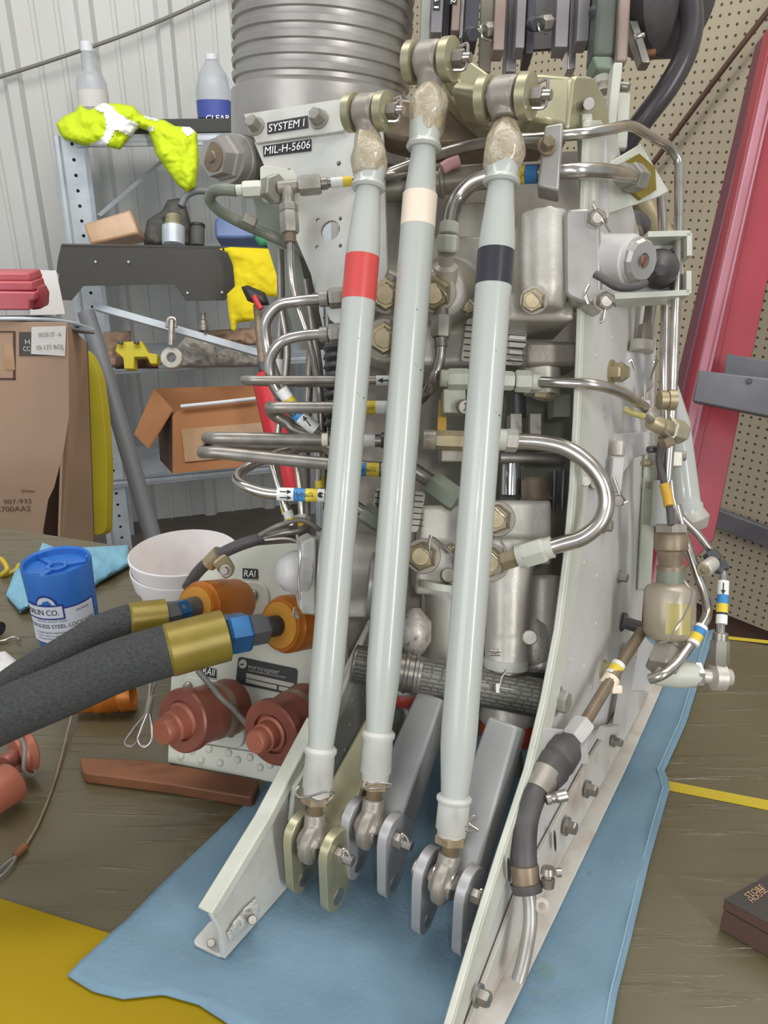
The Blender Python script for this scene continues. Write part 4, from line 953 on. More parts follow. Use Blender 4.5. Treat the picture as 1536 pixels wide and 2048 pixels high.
# ---------------------------------------------------------------- pipes bundled on the left
pipe([(581, 486, .54), (583, 550, .54), (592, 600, .545), (618, 680, .55), (634, 760, .56), (640, 860, .57), (636, 960, .58)], 7)
p1 = pipe([(690, 597, .535), (600, 602, .535), (556, 612, .54), (532, 645, .545), (535, 690, .55), (550, 750, .55), (590, 820, .55), (650, 890, .55), (700, 940, .56)], 11)
p2 = pipe([(690, 667, .53), (600, 672, .53), (562, 685, .53), (540, 720, .535), (545, 765, .54), (575, 810, .545), (615, 850, .55), (670, 900, .55)], 11)
sleeve((562, 778, .534), (585, 812, .538), 13, [('white', 1.2), ('lab_yellow', 1)], p2); sleeve((592, 826, .535), (630, 858, .54), 14, [('lab_blue', .4), ('white', 1.6)], p1); arrow((622, 853, .53), (606, 832, .53), .002, p1)
cpx = [(640, 597), (640, 669)]
for (x, y) in cpx:
    n = hexn('union_nut', (x + 18, y, .53), (x + 55, y - 3, .53), 21, 'nutgrey', HU); cyl('collar', (x, y + 1, .531), (x + 18, y, .53), 16, 'nutgrey', n)
def hairpin(y0, x0, x1, z0, r, dz=.03, ybk=None, m='steel_dull', xr=720, dy=0):
    yb = ybk if ybk is not None else y0
    return pipe([(x1, y0 + dy, z0), ((x0 + x1) / 2, y0 + dy * .5, z0), (x0 + 22, y0, z0), (x0 + 6, y0, z0 + dz * .15), (x0, y0, z0 + dz * .5), (x0 + 8, (y0 + yb) / 2, z0 + dz * .9), (x0 + 34, yb, z0 + dz), ((x0 + xr) / 2, yb + (yb - y0) * .5, z0 + dz), (xr, yb + (yb - y0), z0 + dz)], r, m)
q1 = hairpin(760, 488, 790, .53, 8.5, .03, 764); sleeve((752, 761, .529), (784, 761, .529), 10, [('white', 1)], q1); arrow((782, 761, .523), (755, 761, .523), .001, q1)
q2 = hairpin(815, 540, 790, .53, 12, .02, 845, xr=640); sleeve((728, 815, .528), (775, 815, .528), 13.5, [('lab_yellow', 1), ('white', 1)], q2); wraptext('lettering', 'Hydr', (728, 815, .528), (750, 815, .528), px(13.5, .528), 'ink', q2, -.0015, .003)
q3 = hairpin(876, 415, 790, .535, 12.5, .035, 886, dy=6); sleeve((644, 879, .533), (656, 879, .533), 13.5, [('cream_band', 1)], q3); sleeve((725, 881, .533), (750, 881, .533), 13.5, [('white', 1)], q3)
q4 = hairpin(905, 406, 790, .53, 12.5, .04, 890, dy=34); sleeve((718, 938, .528), (768, 940, .528), 14, [('lab_blue', .7), ('lab_yellow', 1.2), ('black_band', .15), ('white', .3)], q4); wraptext('lettering', 'draulik', (722, 938, .528), (752, 939, .528), px(14, .528), 'ink', q4, -.0015, .003)
q5 = pipe([(700, 992, .52), (600, 990, .52), (530, 986, .525), (488, 972, .53), (474, 958, .54), (484, 942, .55), (520, 922, .56), (580, 900, .57), (640, 890, .58)], 11)
sleeve((555, 988, .519), (650, 991, .518), 13.5, [('white', 1.4), ('lab_blue', 1), ('lab_yellow', 1), ('white', .6)], q5); wraptext('lettering', 'Hydraulik', (590, 989, .5185), (629, 990, .518), px(13.5, .518), 'ink', q5, -.0015, .0034)
arrow((560, 983, .511), (584, 984, .511), .001, q5); arrow((560, 995, .511), (584, 996, .511), .001, q5)
lathe('mark_dot', P(641, 990, .5145), P(641, 990, .5135), [(0, 6), (1, 6)], 'black', q5, 12)
for pts, r, m in (([(560, 600, .60), (575, 700, .60), (560, 840, .60), (552, 920, .60), (575, 1040, .60)], 7, 'steel'),
                  ([(612, 560, .60), (625, 650, .60), (640, 760, .60), (640, 1000, .59)], 8, 'steel_dull'),
                  ([(632, 590, .62), (622, 700, .61), (612, 900, .61), (612, 1030, .60)], 9, 'steel_dull'),
                  ([(545, 930, .58), (560, 980, .58), (585, 1050, .58)], 8, 'steel'),
                  ([(590, 900, .59), (600, 980, .59), (605, 1060, .59)], 7, 'steel'), ([(655, 560, .6), (660, 760, .6), (655, 1020, .6)], 10, 'steel_dull'),
                  ([(560, 500, .62), (562, 600, .62), (556, 800, .62)], 8, 'steel_dull')):
    pp = pipe(pts, r, m)
    z = pts[-1][2]
    if r in (7, 8): sleeve(P(pts[-2][0] * .4 + pts[-1][0] * .6, pts[-2][1] * .4 + pts[-1][1] * .6, z - .001), P(pts[-2][0] * .1 + pts[-1][0] * .9, pts[-2][1] * .1 + pts[-1][1] * .9, z - .001), r + 2, [('white', 1.2), ('lab_yellow', .6)], pp)
# dark tray the pipes pass, finned bellows beside them
pr = []
for k in range(9): pr += [(k / 9, 30), ((k + .35) / 9, 34), ((k + .5) / 9, 34), ((k + .8) / 9, 26)]
lathe('bellows', (680, 690, .58), (682, 860, .58), pr + [(1, 28)], 'dark_steel', HU, 24)
# ---------------------------------------------------------------- connector panel
RAP = plane3(P(335, 1525, .648), P(600, 1575, .612), P(500, 1100, .665))
CP = pslab('connector_panel', RAP, [(345, 1300), (372, 1180), (400, 1130), (440, 1106), (500, 1092), (580, 1086), (640, 1090), (690, 1250), (690, 1400), (640, 1575), (560, 1568), (335, 1526), (338, 1430)], .004, 'panel_paint', HU, bev=.0008)
pslab('rivet_strip', RAP, [(338, 1478), (640, 1525), (640, 1575), (560, 1567), (335, 1525)], .002, 'panel_paint', CP, off=.0025, bev=.0005)
for x, y in ((385, 1500), (418, 1498), (402, 1520), (440, 1526), (457, 1506), (475, 1520), (500, 1515), (520, 1535), (362, 1512), (540, 1530)): rivet(RAP, x, y, 8, 'panel_paint', CP, .0025)
def mount(pts, screws):
    o = pslab('connector_flange', RAP, pts, .004, 'panel_paint', CP, off=.004, bev=.001, rnd=.012)
    for x, y in screws:
        a = on(RAP, x, y, .004); lathe('screw', a, a + RAP[1] * .003, [(0, .0046), (.5, .0044), (1, .0026)], 'steel_dull', o, 14, 50, True)
mount([(395, 1155), (535, 1165), (538, 1232), (400, 1225)], [(507, 1190)])
mount([(362, 1350), (490, 1370), (488, 1500), (368, 1480)], [(376, 1374), (468, 1392), (462, 1464), (452, 1438)])
mount([(535, 1392), (660, 1400), (660, 1520), (540, 1500)], [(552, 1412)])
for s, rect, a, b in (('RAI', [(485, 1136), (515, 1138), (516, 1158), (485, 1157)], (488, 1153), (510, 1154)), ('RAII', [(402, 1332), (432, 1338), (432, 1357), (402, 1351)], (405, 1347), (428, 1352)), ('PAI', [(602, 1374), (632, 1379), (632, 1398), (601, 1394)], (605, 1390), (627, 1394))):
    pslab('label_plate', RAP, rect, .0006, 'label_black', CP, off=.0010); ptext('lettering', s, RAP, a, b, 13, 'white_print', CP, .0018)
NP = pslab('name_plate', RAP, [(477, 1313), (595, 1338), (590, 1392), (471, 1366)], .0008, 'label_black', CP, off=.0012, rnd=.003)
a = on(RAP, 486, 1328, .0018); lathe('emblem_disc', a, a + RAP[1] * .0004, [(0, px(9, .64)), (1, px(9, .64))], 'plate_label', NP, 20, 30, True)
a = on(RAP, 486, 1329, .0024); mk('emblem_mark', [a + RT * px(u, .64) + UP * px(v, .64) for u, v in ((-7, 0), (-3, 2), (3, 1), (7, 2), (7, 0), (3, -1), (-3, -2))], [tuple(range(7))], 'label_black', NP, 0)
ptext('lettering', 'eurocopter', RAP, (496, 1336), (558, 1349), 9, 'plate_label', NP, .0020); ptext('lettering', 'HUBSCHRAUBER DEUTSCHLAND GMBH', RAP, (496, 1342), (571, 1357), 3.5, 'plate_label', NP, .0020)
for r_ in ([(493, 1346), (588, 1367), (587, 1376), (492, 1355)], [(492, 1357), (554, 1371), (553, 1379), (491, 1365)], [(558, 1372), (586, 1378), (585, 1387), (557, 1380)]): pslab('blank_field', RAP, r_, .0004, 'plate_label', NP, off=.0018)
# red dust caps screwed on the connectors
def dustcap(A, B, K, rb, rf, rk, par):
    o = lathe('dust_cap', A, B, [(0, rb), (.08, rb * 1.04), (.14, rb), (.82, rb), (.85, rf), (.97, rf), (1, rf * .95), (1.0, rf * .62), (.94, rf * .6), (.94, .3)], 'red_anod', HU, 40, 30)
    lathe('cap_knob', V(B) + (V(A) - V(B)) * .08, K, [(0, rk * 1.5), (.15, rk * 1.5), (.2, rk * 1.25), (.55, rk * 1.2), (.6, rk), (.95, rk), (1, rk * .9)], 'red_anod_face', o, 28)
    lathe('cap_band', V(A).lerp(V(B), .3), V(A).lerp(V(B), .42), [(0, rb * 1.01), (1, rb * 1.01)], 'bronze', o, 40)
    return o
d1 = dustcap((462, 1412, .632), (362, 1442, .583), (322, 1466, .567), 56, 62, 27, CP)
d2 = dustcap((618, 1420, .605), (540, 1468, .565), (508, 1486, .55), 58, 66, 24, CP)
wraptext('lettering', '- TURN', P(424, 1462, .575), P(440, 1392, .60), .010, 'plate_label', d1, 0, .003) if False else None
tube('strap', [(395, 1340, .60), (420, 1370, .60), (440, 1395, .595), (468, 1420, .60), (478, 1432, .60), (500, 1455, .585), (510, 1478, .555)], 6, 'wire', d1, 8)
LY = tube('lanyard', [(318, 1340, .62), (312, 1365, .62), (302, 1395, .62)], 3, 'steel_dull', HU, 6); tube('cable_strand', [(308, 1340, .62), (300, 1365, .62), (298, 1395, .62)], 3, 'steel_dull', LY, 6)
tube('crimp', [(303, 1390, .62), (296, 1425, .62)], 8, 'cast_dark', LY, 8)
tube('thimble', [(296, 1425, .62), (282, 1460, .62), (276, 1482, .62), (288, 1494, .62), (302, 1484, .62), (304, 1460, .62), (300, 1425, .62)], 3.5, 'steel', LY, 8); tube('wire_loop', [(294, 1425, .63), (265, 1460, .63), (250, 1486, .63), (262, 1493, .63), (280, 1475, .63)], 2.5, 'steel_dull', LY, 6)
# black cable with clamp over the panel
CBL = tube('cable', [(375, 1175, .635), (395, 1145, .625), (430, 1115, .61), (480, 1090, .60), (545, 1072, .595), (620, 1062, .60)], 12, 'rubber', HU, 12)
tube('wire_bundle', [(530, 1075, .588), (570, 1065, .58), (600, 1060, .58), (620, 1045, .59), (610, 1032, .60), (570, 1045, .60)], 7, 'steel_dull', CBL, 8)
tube('wire_bundle', [(520, 1070, .585), (560, 1050, .575), (605, 1040, .58), (640, 1060, .59)], 5, 'cast_dark', CBL, 8); tube('wire_bundle', [(530, 1080, .58), (580, 1078, .575), (600, 1090, .57), (600, 1140, .56), (597, 1180, .56)], 3.5, 'steel_dull', CBL, 6)
lathe('clamp', (418, 1128, .612), (440, 1106, .606), [(0, 16), (1, 16)], 'brass', CBL, 16); slab('clamp_ear', roundloop([P(424, 1128, .60), P(452, 1106, .60), P(472, 1136, .61), P(466, 1152, .61), P(450, 1160, .61)], .004), .004, 'brass', CBL, bev=.001)
bolt((P(452, 1140, .605), -FW), 452, 1141, 9, 'steel_dull', CBL)

# ================================================================ the two test hoses
def hose(label, A, B, neck, path, r, fer, rf, nuts, rc):
    e = empty('hydraulic_hose', T(60, 1560), label, 'hose')
    lathe('coupling', A, B, [(0, rc * .9), (.1, rc), (.3, rc), (.34, rc * 1.03), (.9, rc * 1.03), (.93, rc * .98), (1, rc * .92), (1, rc * .4), (.9, rc * .38)], 'orange_anod', e, 44, 30)
    f_ = V(B) + (V(B) - V(A)).normalized() * .0004
    lathe('coupling_face', f_, f_ + (V(B) - V(A)).normalized() * .001, [(0, rc * .86), (1, rc * .84)], 'orange_light', e, 40)
    for nm, a, b, rr, m, hx in nuts: (hexn if hx else cyl)(nm, a, b, rr, m, e)
    lathe('ferrule', fer[0], fer[1], [(0, rf * .92), (.02, rf), (.95, rf), (1, rf * .9)], 'gold', e, 32)
    tube('hose_sleeve', path, r, 'hose', e, 24, 8)
    return e
hose('thinner black rubber hose with olive ferrule in the rear orange coupling', (478, 1203, .638), (392, 1214, .592), None,
     [(300, 1236, .562), (262, 1240, .556), (200, 1262, .548), (120, 1310, .538), (50, 1350, .53), (-30, 1408, .525), (-160, 1500, .52)], 33,
     ((332, 1232, .567), (258, 1240, .555)), 35, [('fitting_neck', (398, 1212, .594), (352, 1226, .574), 22, 'dark_steel', 0), ('blue_nut', (372, 1221, .582), (345, 1228, .572), 26, 'blue_anod', 1), ('hex_nut', (352, 1226, .573), (325, 1233, .565), 28, 'dark_steel', 1)], 48)
hose('thicker black rubber hose with olive ferrule in the front orange coupling', (650, 1236, .60), (560, 1250, .56), None,
     [(380, 1290, .527), (340, 1300, .522), (240, 1330, .512), (130, 1378, .503), (30, 1420, .495), (-60, 1462, .49), (-200, 1530, .48)], 54,
     ((452, 1270, .536), (332, 1302, .52)), 53, [('fitting_neck', (562, 1250, .562), (518, 1257, .55), 21, 'black', 0), ('hex_nut', (532, 1256, .553), (492, 1263, .544), 32, 'dark_steel', 1), ('blue_nut', (496, 1262, .545), (450, 1270, .536), 42, 'blue_anod', 1)], 55)

# ================================================================ valve castings in the middle
def pb(x0, y0, x1, y1, z, dz):
    c = P((x0 + x1) / 2, (y0 + y1) / 2, z) + FW * dz / 2
    return rbox(c, RT * px((x1 - x0) / 2, z), UP * px((y1 - y0) / 2, z), FW * dz / 2)
def lg(A, B, prof, s=24): return g_lathe(A, B, prof, s)
# upper valve block behind the rods
UV = remesh('upper_valve_block', [pb(775, 470, 1010, 730, .585, .09), pb(760, 420, 840, 600, .60, .08), lg((895, 590, .60), (885, 585, .545), [(0, 75), (.6, 62), (1, 46)]), lg((800, 410, .60), (800, 640, .58), [(0, 55), (1, 55)]), pb(900, 400, 1000, 560, .60, .06), lg((765, 590, .62), (770, 588, .548), [(0, 60), (.6, 52), (1, 44)]), lg((765, 680, .62), (772, 678, .548), [(0, 60), (.6, 52), (1, 44)]), pb(1000, 560, 1150, 720, .59, .08)], 'cast', HU, .0022, 8)
def plug(par, x, y, z, r, m='brass', tilt=(0, 0)):
    a = P(x, y, z); b = P(x + tilt[0], y + tilt[1], z - .009); o = lathe('plug', a, b, [(0, r), (.7, r), (1, r * .85)], m, par, 6, 20, phase=.5)
    lathe('plug_collar', P(x, y, z + .004), a, [(0, r * 1.2), (1, r * 1.15)], 'cast_dark', par, 24); cc = b; lathe('plug_disc', b, b + (C0 - b).normalized() * .0012, [(0, r * .62), (1, r * .58)], m, par, 18)
    tube('safety_wire', [b + UP * px(r * .7, z) + (C0 - b).normalized() * .002, b + RT * px(r * .7, z) + (C0 - b).normalized() * .003, b + RT * px(r * .9, z) - UP * px(r * .6, z)], .0007, 'steel', par, 6, 5, True); return o
plug(UV, 772, 588, .545, 33); plug(UV, 768, 676, .545, 33); plug(UV, 872, 585, .54, 34, tilt=(-6, 2))
plug(UV, 938, 612, .56, 16)
# nameplate
NPL = plane3(P(928, 640, .553), P(1056, 645, .547), P(925, 735, .548))
n2 = pslab('data_plate', NPL, [(934, 636), (1057, 648), (1046, 732), (922, 722)], .001, 'plate_label', UV, rnd=.003)
for k in range(5): pslab('plate_field', NPL, [(1020, 652 + k * 16), (1052, 655 + k * 16), (1050, 664 + k * 16), (1018, 661 + k * 16)], .0004, 'white' if k % 2 else 'paper', n2, off=.0008)
for k in range(6): pslab('plate_rule', NPL, [(928, 648 + k * 13), (1052, 658 + k * 13), (1052, 660 + k * 13), (928, 650 + k * 13)], .0004, 'ink', n2, off=.0008)
ptext('lettering', 'TRIEB', NPL, (1022, 660), (1042, 662), 7, 'ink', n2, .002); ptext('lettering', 'Bayern', NPL, (1018, 724), (1042, 726), 7, 'ink', n2, .002)
# upper right servo: body, flange, solenoid can
SV = remesh('servo_valve', [pb(1042, 424, 1140, 590, 0.48, .06), lg((1090, 430, 0.49), (1090, 620, 0.49), [(0, 50), (.8, 48), (1, 36)]), pb(1040, 560, 1130, 610, 0.49, .06), pb(1000, 590, 1150, 640, 0.505, .06)], 'cast', HU, .0017, 8)
slab('servo_flange', roundloop([P(1128, 418, 0.473), P(1172, 415, 0.467), P(1200, 420, 0.467), P(1205, 600, 0.47), P(1180, 612, 0.473), P(1130, 592, 0.475)], .005), .05, 'alloy', SV, bev=.002)
lathe('solenoid', (1180, 518, 0.49), (1272, 520, 0.467), [(0, 58), (.2, 50), (.25, 48), (.9, 49), (.93, 44), (1, 44)], 'plate_paint', SV, 32)
lathe('solenoid_cap', (1268, 521, 0.468), (1288, 522, 0.462), [(0, 44), (.7, 43), (1, 38), (1, 16), (.6, 15)], 'alloy', SV, 12, 20); lathe('seal_mark', (1286, 522, 0.461), (1289, 522, 0.4605), [(0, 12), (1, 10)], 'red_anod', SV, 12)
plug(SV, 1068, 600, 0.47, 24, tilt=(-3, 1)); plug(SV, 1190, 435, 0.465, 18, 'steel_dull', (6, 0)); plug(SV, 1208, 600, 0.463, 18, 'steel_dull', (6, 2))
tube('vent_hose', [(1190, 548, 0.455), (1205, 556, 0.453), (1235, 574, 0.453), (1270, 574, 0.457), (1290, 566, 0.465)], 8, 'rubber', SV, 10)
for pts in ([(1178, 570, 0.457), (1170, 590, 0.455), (1178, 610, 0.455), (1172, 588, 0.455)], [(1205, 625, 0.457), (1200, 645, 0.457), (1206, 640, 0.457), (1210, 618, 0.457)], [(1185, 410, 0.46), (1205, 440, 0.455), (1220, 465, 0.457)]): tube('safety_wire', pts, 2.5, 'steel', SV, 6)
# tray bracket with black boot to the right of it
TR = slab('tray_bracket', roundloop([P(1225, 470, .57), P(1366, 478, .57), P(1366, 596, .57), P(1220, 606, .57)], .003), .004, 'paint_dull', HU)
beam('tray_lip', (1285, 480, .563), (1368, 478, .563), UP * .002, FW * .012, 'lip_paint', TR); beam('tray_lip', (1215, 602, .563), (1366, 594, .563), UP * .002, FW * .012, 'lip_paint', TR)
beam('tray_lip', (1366, 478, .563), (1366, 522, .563), RT * .0018, FW * .012, 'lip_paint', TR); beam('tray_lip', (1365, 552, .563), (1365, 596, .563), RT * .0018, FW * .012, 'lip_paint', TR)
lathe('boot', (1318, 538, .57), (1322, 540, .54), [(0, 40), (.3, 39), (.6, 33), (.85, 22), (1, 10)], 'rubber', TR, 28)
for x, y in ((1347, 507), (1347, 570)): bolt((P(x, y, .568), -FW), x, y, 8, 'steel_dull', TR)

# fittings between rod two and rod three
pk1 = pipe([(1090, 346, .505), (1040, 348, .51), (985, 352, .515), (945, 365, .52), (916, 395, .525), (904, 425, .525), (900, 448, .525)], 17)
cyl('collar', (899, 446, .525), (897, 470, .525), 20, 'lip_paint', pk1); hexn('union_nut', (897, 470, .525), (894, 505, .528), 23, 'lip_paint', pk1); lathe('elbow', (893, 505, .53), (890, 560, .545), [(0, 18), (.4, 16), (.5, 24), (1, 26)], 'cast', pk1, 20)
pk2 = pipe([(882, 690, .54), (880, 715, .54), (870, 750, .54), (858, 778, .55), (840, 800, .57)], 11)
cyl('collar', (883, 618, .54), (883, 632, .54), 14, 'steel_dull', pk2); hexn('union_nut', (883, 632, .54), (881, 675, .54), 21, 'nutgrey', pk2); cyl('collar', (881, 675, .54), (882, 695, .54), 13, 'steel_dull', pk2)
F1 = hexn('union_nut', (895, 758, .53), (938, 758, .53), 21, 'paint_green', HU); cyl('collar', (880, 756, .53), (896, 757, .53), 17, 'paint_green', F1)
box('block', P(906, 806, .545), RT * px(22, .545), UP * px(24, .545), FW * .012, 'paint_green', F1, .001); lathe('bore', P(924, 812, .53), P(930, 814, .525), [(0, 14), (1, 13), (1, 9), (.2, 8)], 'steel_dull', F1, 16)
slab('yellow_tag', [P(878, 800, .56), P(895, 798, .56), P(892, 862, .56), P(875, 860, .56)], .006, 'yellow_part', F1)
F2 = hexn('union_body', (872, 880, .528), (940, 882, .528), 20, 'brass', HU); cyl('collar', (845, 879, .528), (872, 880, .528), 20, 'sealant_dark', F2); cyl('nut', (762, 881, .53), (800, 881, .53), 16, 'dark_steel', F2)
box('lower_block', P(905, 912, .545), RT * px(26, .545), UP * px(14, .545), FW * .012, 'cast_dark', F2, .001)
pk3 = pipe([(700, 1005, .56), (760, 1045, .56)], 12, 'steel_dull'); pk4 = pipe([(820, 935, .54), (850, 955, .54), (890, 980, .535)], 15, 'steel_dull'); hexn('union_nut', (862, 965, .535), (915, 1003, .53), 27, 'greenmetal', pk4); hexn('union_nut', (725, 1022, .556), (762, 1046, .556), 22, 'greenmetal', pk3)
# right of rod three
F3 = hexn('union_nut', (1030, 762, .515), (1062, 763, .515), 22, 'lip_paint', HU); cyl('collar', (1062, 763, .515), (1082, 764, .515), 17, 'lip_paint', F3); hexn('union_nut', (985, 760, .515), (1028, 762, .515), 19, 'lip_paint', F3)
lathe('elbow_body', (1085, 738, .54), (1084, 790, .54), [(0, 36), (1, 36)], 'cast', F3, 24); lathe('cap', (1088, 788, .535), (1086, 800, .535), [(0, 24), (.8, 22), (1, 16)], 'brass', F3, 6, 20)
pq = pipe([(1080, 764, .512), (1130, 766, .504), (1190, 770, .502), (1235, 782, .515), (1268, 800, .535), (1290, 815, .553)], 11, 'steel')
box('dark_block', P(1096, 718, .545), RT * px(52, .545), UP * px(24, .545), FW * .02, 'cast_dark', HU, .003)
F4 = hexn('union_nut', (1010, 880, .512), (1035, 882, .512), 23, 'cast', HU); cyl('collar', (994, 879, .512), (1012, 880, .512), 22, 'lip_paint', F4)
pu = pipe([(1030, 882, .512), (1080, 885, .510), (1130, 896, .506), (1175, 925, .502), (1205, 965, .50), (1213, 1005, .50), (1200, 1045, .50), (1165, 1075, .502), (1125, 1088, .505), (1092, 1098, .508)], 16.5, 'steel', 16)
hexn('union_nut', (1092, 1098, .508), (1045, 1112, .514), 27, 'lip_paint', pu); cyl('collar', (1106, 1094, .507), (1090, 1098, .509), 22, 'lip_paint', pu); cyl('collar', (1050, 1110, .513), (1036, 1114, .515), 24, 'lip_paint', pu); hexn('adapter', (1036, 1114, .515), (1004, 1124, .52), 20, 'brass', pu)
# dark bay with the actuator rods
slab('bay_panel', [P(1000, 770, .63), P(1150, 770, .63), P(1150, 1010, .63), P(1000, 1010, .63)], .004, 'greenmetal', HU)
lathe('piston', (1036, 790, .58), (1036, 835, .58), [(0, 17), (1, 17)], 'dark_steel', HU, 20); lathe('piston', (1026, 925, .58), (1024, 990, .58), [(0, 22), (1, 22)], 'chrome', HU, 24)
cyl('tie_bar', (1000, 915, .575), (1130, 918, .575), 14, 'steel_dull', HU, 16); box('guide_block', P(1028, 855, .58), RT * .004, UP * .009, FW * .01, 'cast_speck', HU); box('guide_block', P(1066, 855, .58), RT * .004, UP * .009, FW * .01, 'cast_speck', HU); box('guide_block', P(1118, 815, .56), RT * .006, UP * .008, FW * .01, 'greenmetal', HU)
lathe('knurled_cap', (1070, 955, .565), (1072, 1000, .565), [(0, 22), (.2, 28), (.8, 28), (1, 34)], 'bronze', HU, 20)
for x in (1110, 1128): cyl('guide_rod', (x, 940, .57), (x - 4, 1020, .57), 5, 'dark_steel', HU, 10)
# lower valve block
LV = remesh('lower_valve_block', [pb(840, 1010, 1000, 1180, .575, .07), pb(980, 1000, 1105, 1130, .55, .08), lg((1015, 1080, .555), (1012, 1345, .545), [(0, 62), (.4, 45), (.72, 41), (.74, 44), (1, 43)]), pb(830, 1090, 910, 1190, .565, .06), lg((1085, 1150, .58), (1080, 1340, .57), [(0, 40), (1, 46)]), pb(850, 1200, 950, 1330, .60, .06), lg((910, 1190, .585), (905, 1330, .585), [(0, 60), (1, 60)])], 'cast', HU, .002, 8)
plug(LV, 846, 1112, .545, 30, tilt=(-5, 1)); plug(LV, 995, 1038, .535, 30, tilt=(-4, 0)); plug(LV, 982, 1125, .535, 32, tilt=(-4, 0)); plug(LV, 902, 1096, .56, 9)
lathe('band_clamp', (1012, 1318, .545), (1011, 1336, .545), [(0, 45), (1, 45)], 'paint_dull', LV, 24); lathe('end_nut', (1010, 1336, .545), (1008, 1362, .543), [(0, 34), (.9, 34), (1, 30)], 'alloy', LV, 24)
lathe('dome', (830, 1215, .56), (828, 1310, .56), [(0, 10), (.3, 34), (.7, 34), (1, 16)], 'cast_speck', LV, 24); lathe('dome', (1068, 1215, .575), (1072, 1345, .565), [(0, 22), (.3, 40), (.8, 40), (1, 20)], 'cast_speck', LV, 24)
cyl('bolt', (1060, 1275, .53), (1057, 1275, .545), 15, 'cast', LV, 20); cyl('bolt', (897, 1150, .545), (897, 1152, .56), 15, 'cast_dark', LV, 16)
for pts in ([(860, 1070, .53), (858, 1100, .53), (862, 1075, .53), (885, 1090, .532), (905, 1110, .535)], [(1000, 1080, .525), (1010, 1100, .522), (1000, 1140, .522), (990, 1150, .522)], [(980, 1300, .52), (1000, 1302, .52), (980, 1308, .52), (1000, 1310, .52)], [(1013, 1340, .522), (1003, 1355, .522), (998, 1375, .522)]): tube('safety_wire', pts, 2.6, 'steel', LV, 6)
box('lead_seal', P(995, 1376, .52), RT * .0012, UP * .003, FW * .001, 'white', LV)
lathe('round_flange', (880, 1165, .555), (878, 1178, .555), [(0, 42), (1, 42)], 'lip_paint', LV, 28)
DP2 = plane3(P(760, 980, .57), P(850, 990, .57), P(745, 1060, .57)); dp = pslab('data_plate', DP2, [(752, 975), (852, 985), (835, 1065), (740, 1055)], .001, 'plate_label', LV, rnd=.003)
for k in range(6): pslab('plate_rule', DP2, [(750, 982 + k * 12), (846, 991 + k * 12), (846, 993 + k * 12), (750, 984 + k * 12)], .0004, 'ink', dp, off=.0008)
for k in range(3): pslab('plate_rule', DP2, [(756 + k * 36, 982), (758 + k * 36, 982), (752 + k * 36, 1052), (750 + k * 36, 1052)], .0004, 'ink', dp, off=.0009)
# left-hand valve housing, partly behind rod one
LH = remesh('left_valve_housing', [pb(628, 1080, 745, 1235, .545, .06), lg((640, 1130, .56), (780, 1140, .56), [(0, 80), (.5, 75), (1, 62)]), pb(600, 1075, 640, 1230, .55, .05)], 'cast', HU, .0018, 8)
lathe('dome_nut', (605, 1145, .55), (556, 1142, .54), [(0, 45), (.3, 45), (.6, 40), (.9, 26), (1, 14)], 'plate_paint', LH, 12, 25); slab('flange', roundloop([P(603, 1085, .538), P(632, 1072, .538), P(632, 1232, .545), P(600, 1225, .54)], .004), .03, 'paint_dull', LH, bev=.002)
tube('safety_wire', [(594, 1070, .53), (600, 1110, .527), (597, 1160, .527), (600, 1200, .527)], 2.8, 'steel', LH, 6); tube('safety_wire', [(590, 1215, .53), (588, 1230, .53), (598, 1236, .53), (592, 1222, .53)], 2.8, 'steel', LH, 6)
lathe('engraved_ring', (738, 1170, .53), (756, 1172, .53), [(0, 66), (1, 64)], 'alloy', LH, 30)
# cross shaft with engraved plates
mat('engraved', '8a887f', .5, .2, '6c6a62', 400); mat('engraved_ground', '5d5c57', .5, .2)
SHF = lathe('cross_shaft', (705, 1326, .545), (1090, 1398, .535), [(0, 30), (.01, 38), (.27, 38), (.275, 41), (.29, 41), (.295, 38), (.32, 38), (.325, 41), (.34, 41), (.345, 38), (.97, 38), (1, 32)], 'steel_dull', HU, 32)
sa = V((705, 1326, .545)); sd_ = V((1090, 1398, .535)) - sa; fdir = (C0 - sa); dn = sd_.normalized(); fdir = (fdir - dn * fdir.dot(dn)).normalized(); ud = fdir.cross(dn)
rs = px(38, .54) * 1.012
def shaftpatch(t0, t1, a0, a1, m):
    vs = []
    for i in range(7):
        an = a0 + (a1 - a0) * i / 6
        for t in (t0, t1): vs.append(sa + sd_ * t + (fdir * math.cos(an) + ud * math.sin(an)) * rs * (1.0 if m != 'engraved_ground' else .997))
    mk('engraved_plate', vs, [(2 * i, 2 * i + 1, 2 * i + 3, 2 * i + 2) for i in range(6)], m, SHF, 60)
for (t0, t1) in ((.02, .25), (.36, .96)):
    shaftpatch(t0, t1, -.95, .95, 'engraved_ground')
    for r_ in range(8):
        a = -.9 + r_ * .225; t = t0 + .005
        while t < t1 - .02:
            w = random.uniform(.02, .06); shaftpatch(t, min(t + w, t1 - .005), a, a + .13, 'engraved'); t += w + .01
# red boots and spring seats below the shaft
for i, (x, y, r, z) in enumerate(((815, 1385, 34, .60), (880, 1420, 38, .60), (1020, 1440, 62, .58))):
    bt = lathe('actuator_boot', (x, y - r * .6, z), (x + 2, y + r * .9, z), [(0, r * .9), (.3, r), (.35, r), (.4, r * .95), (.95, r * .6), (1, r * .5)], 'cast', HU, 28)
    lathe('red_ring', (x + .8, y + r * .05, z), (x + 1.8, y + r * .75, z), [(0, r * .97), (.3, r * 1.03), (.7, r * .92), (1, r * .72)], 'red_ring', bt, 28); cyl('stem', (x + 2, y + r * .8, z), (x + 4, y + r * 1.8, z), r * .35, 'cast_dark', bt, 14)
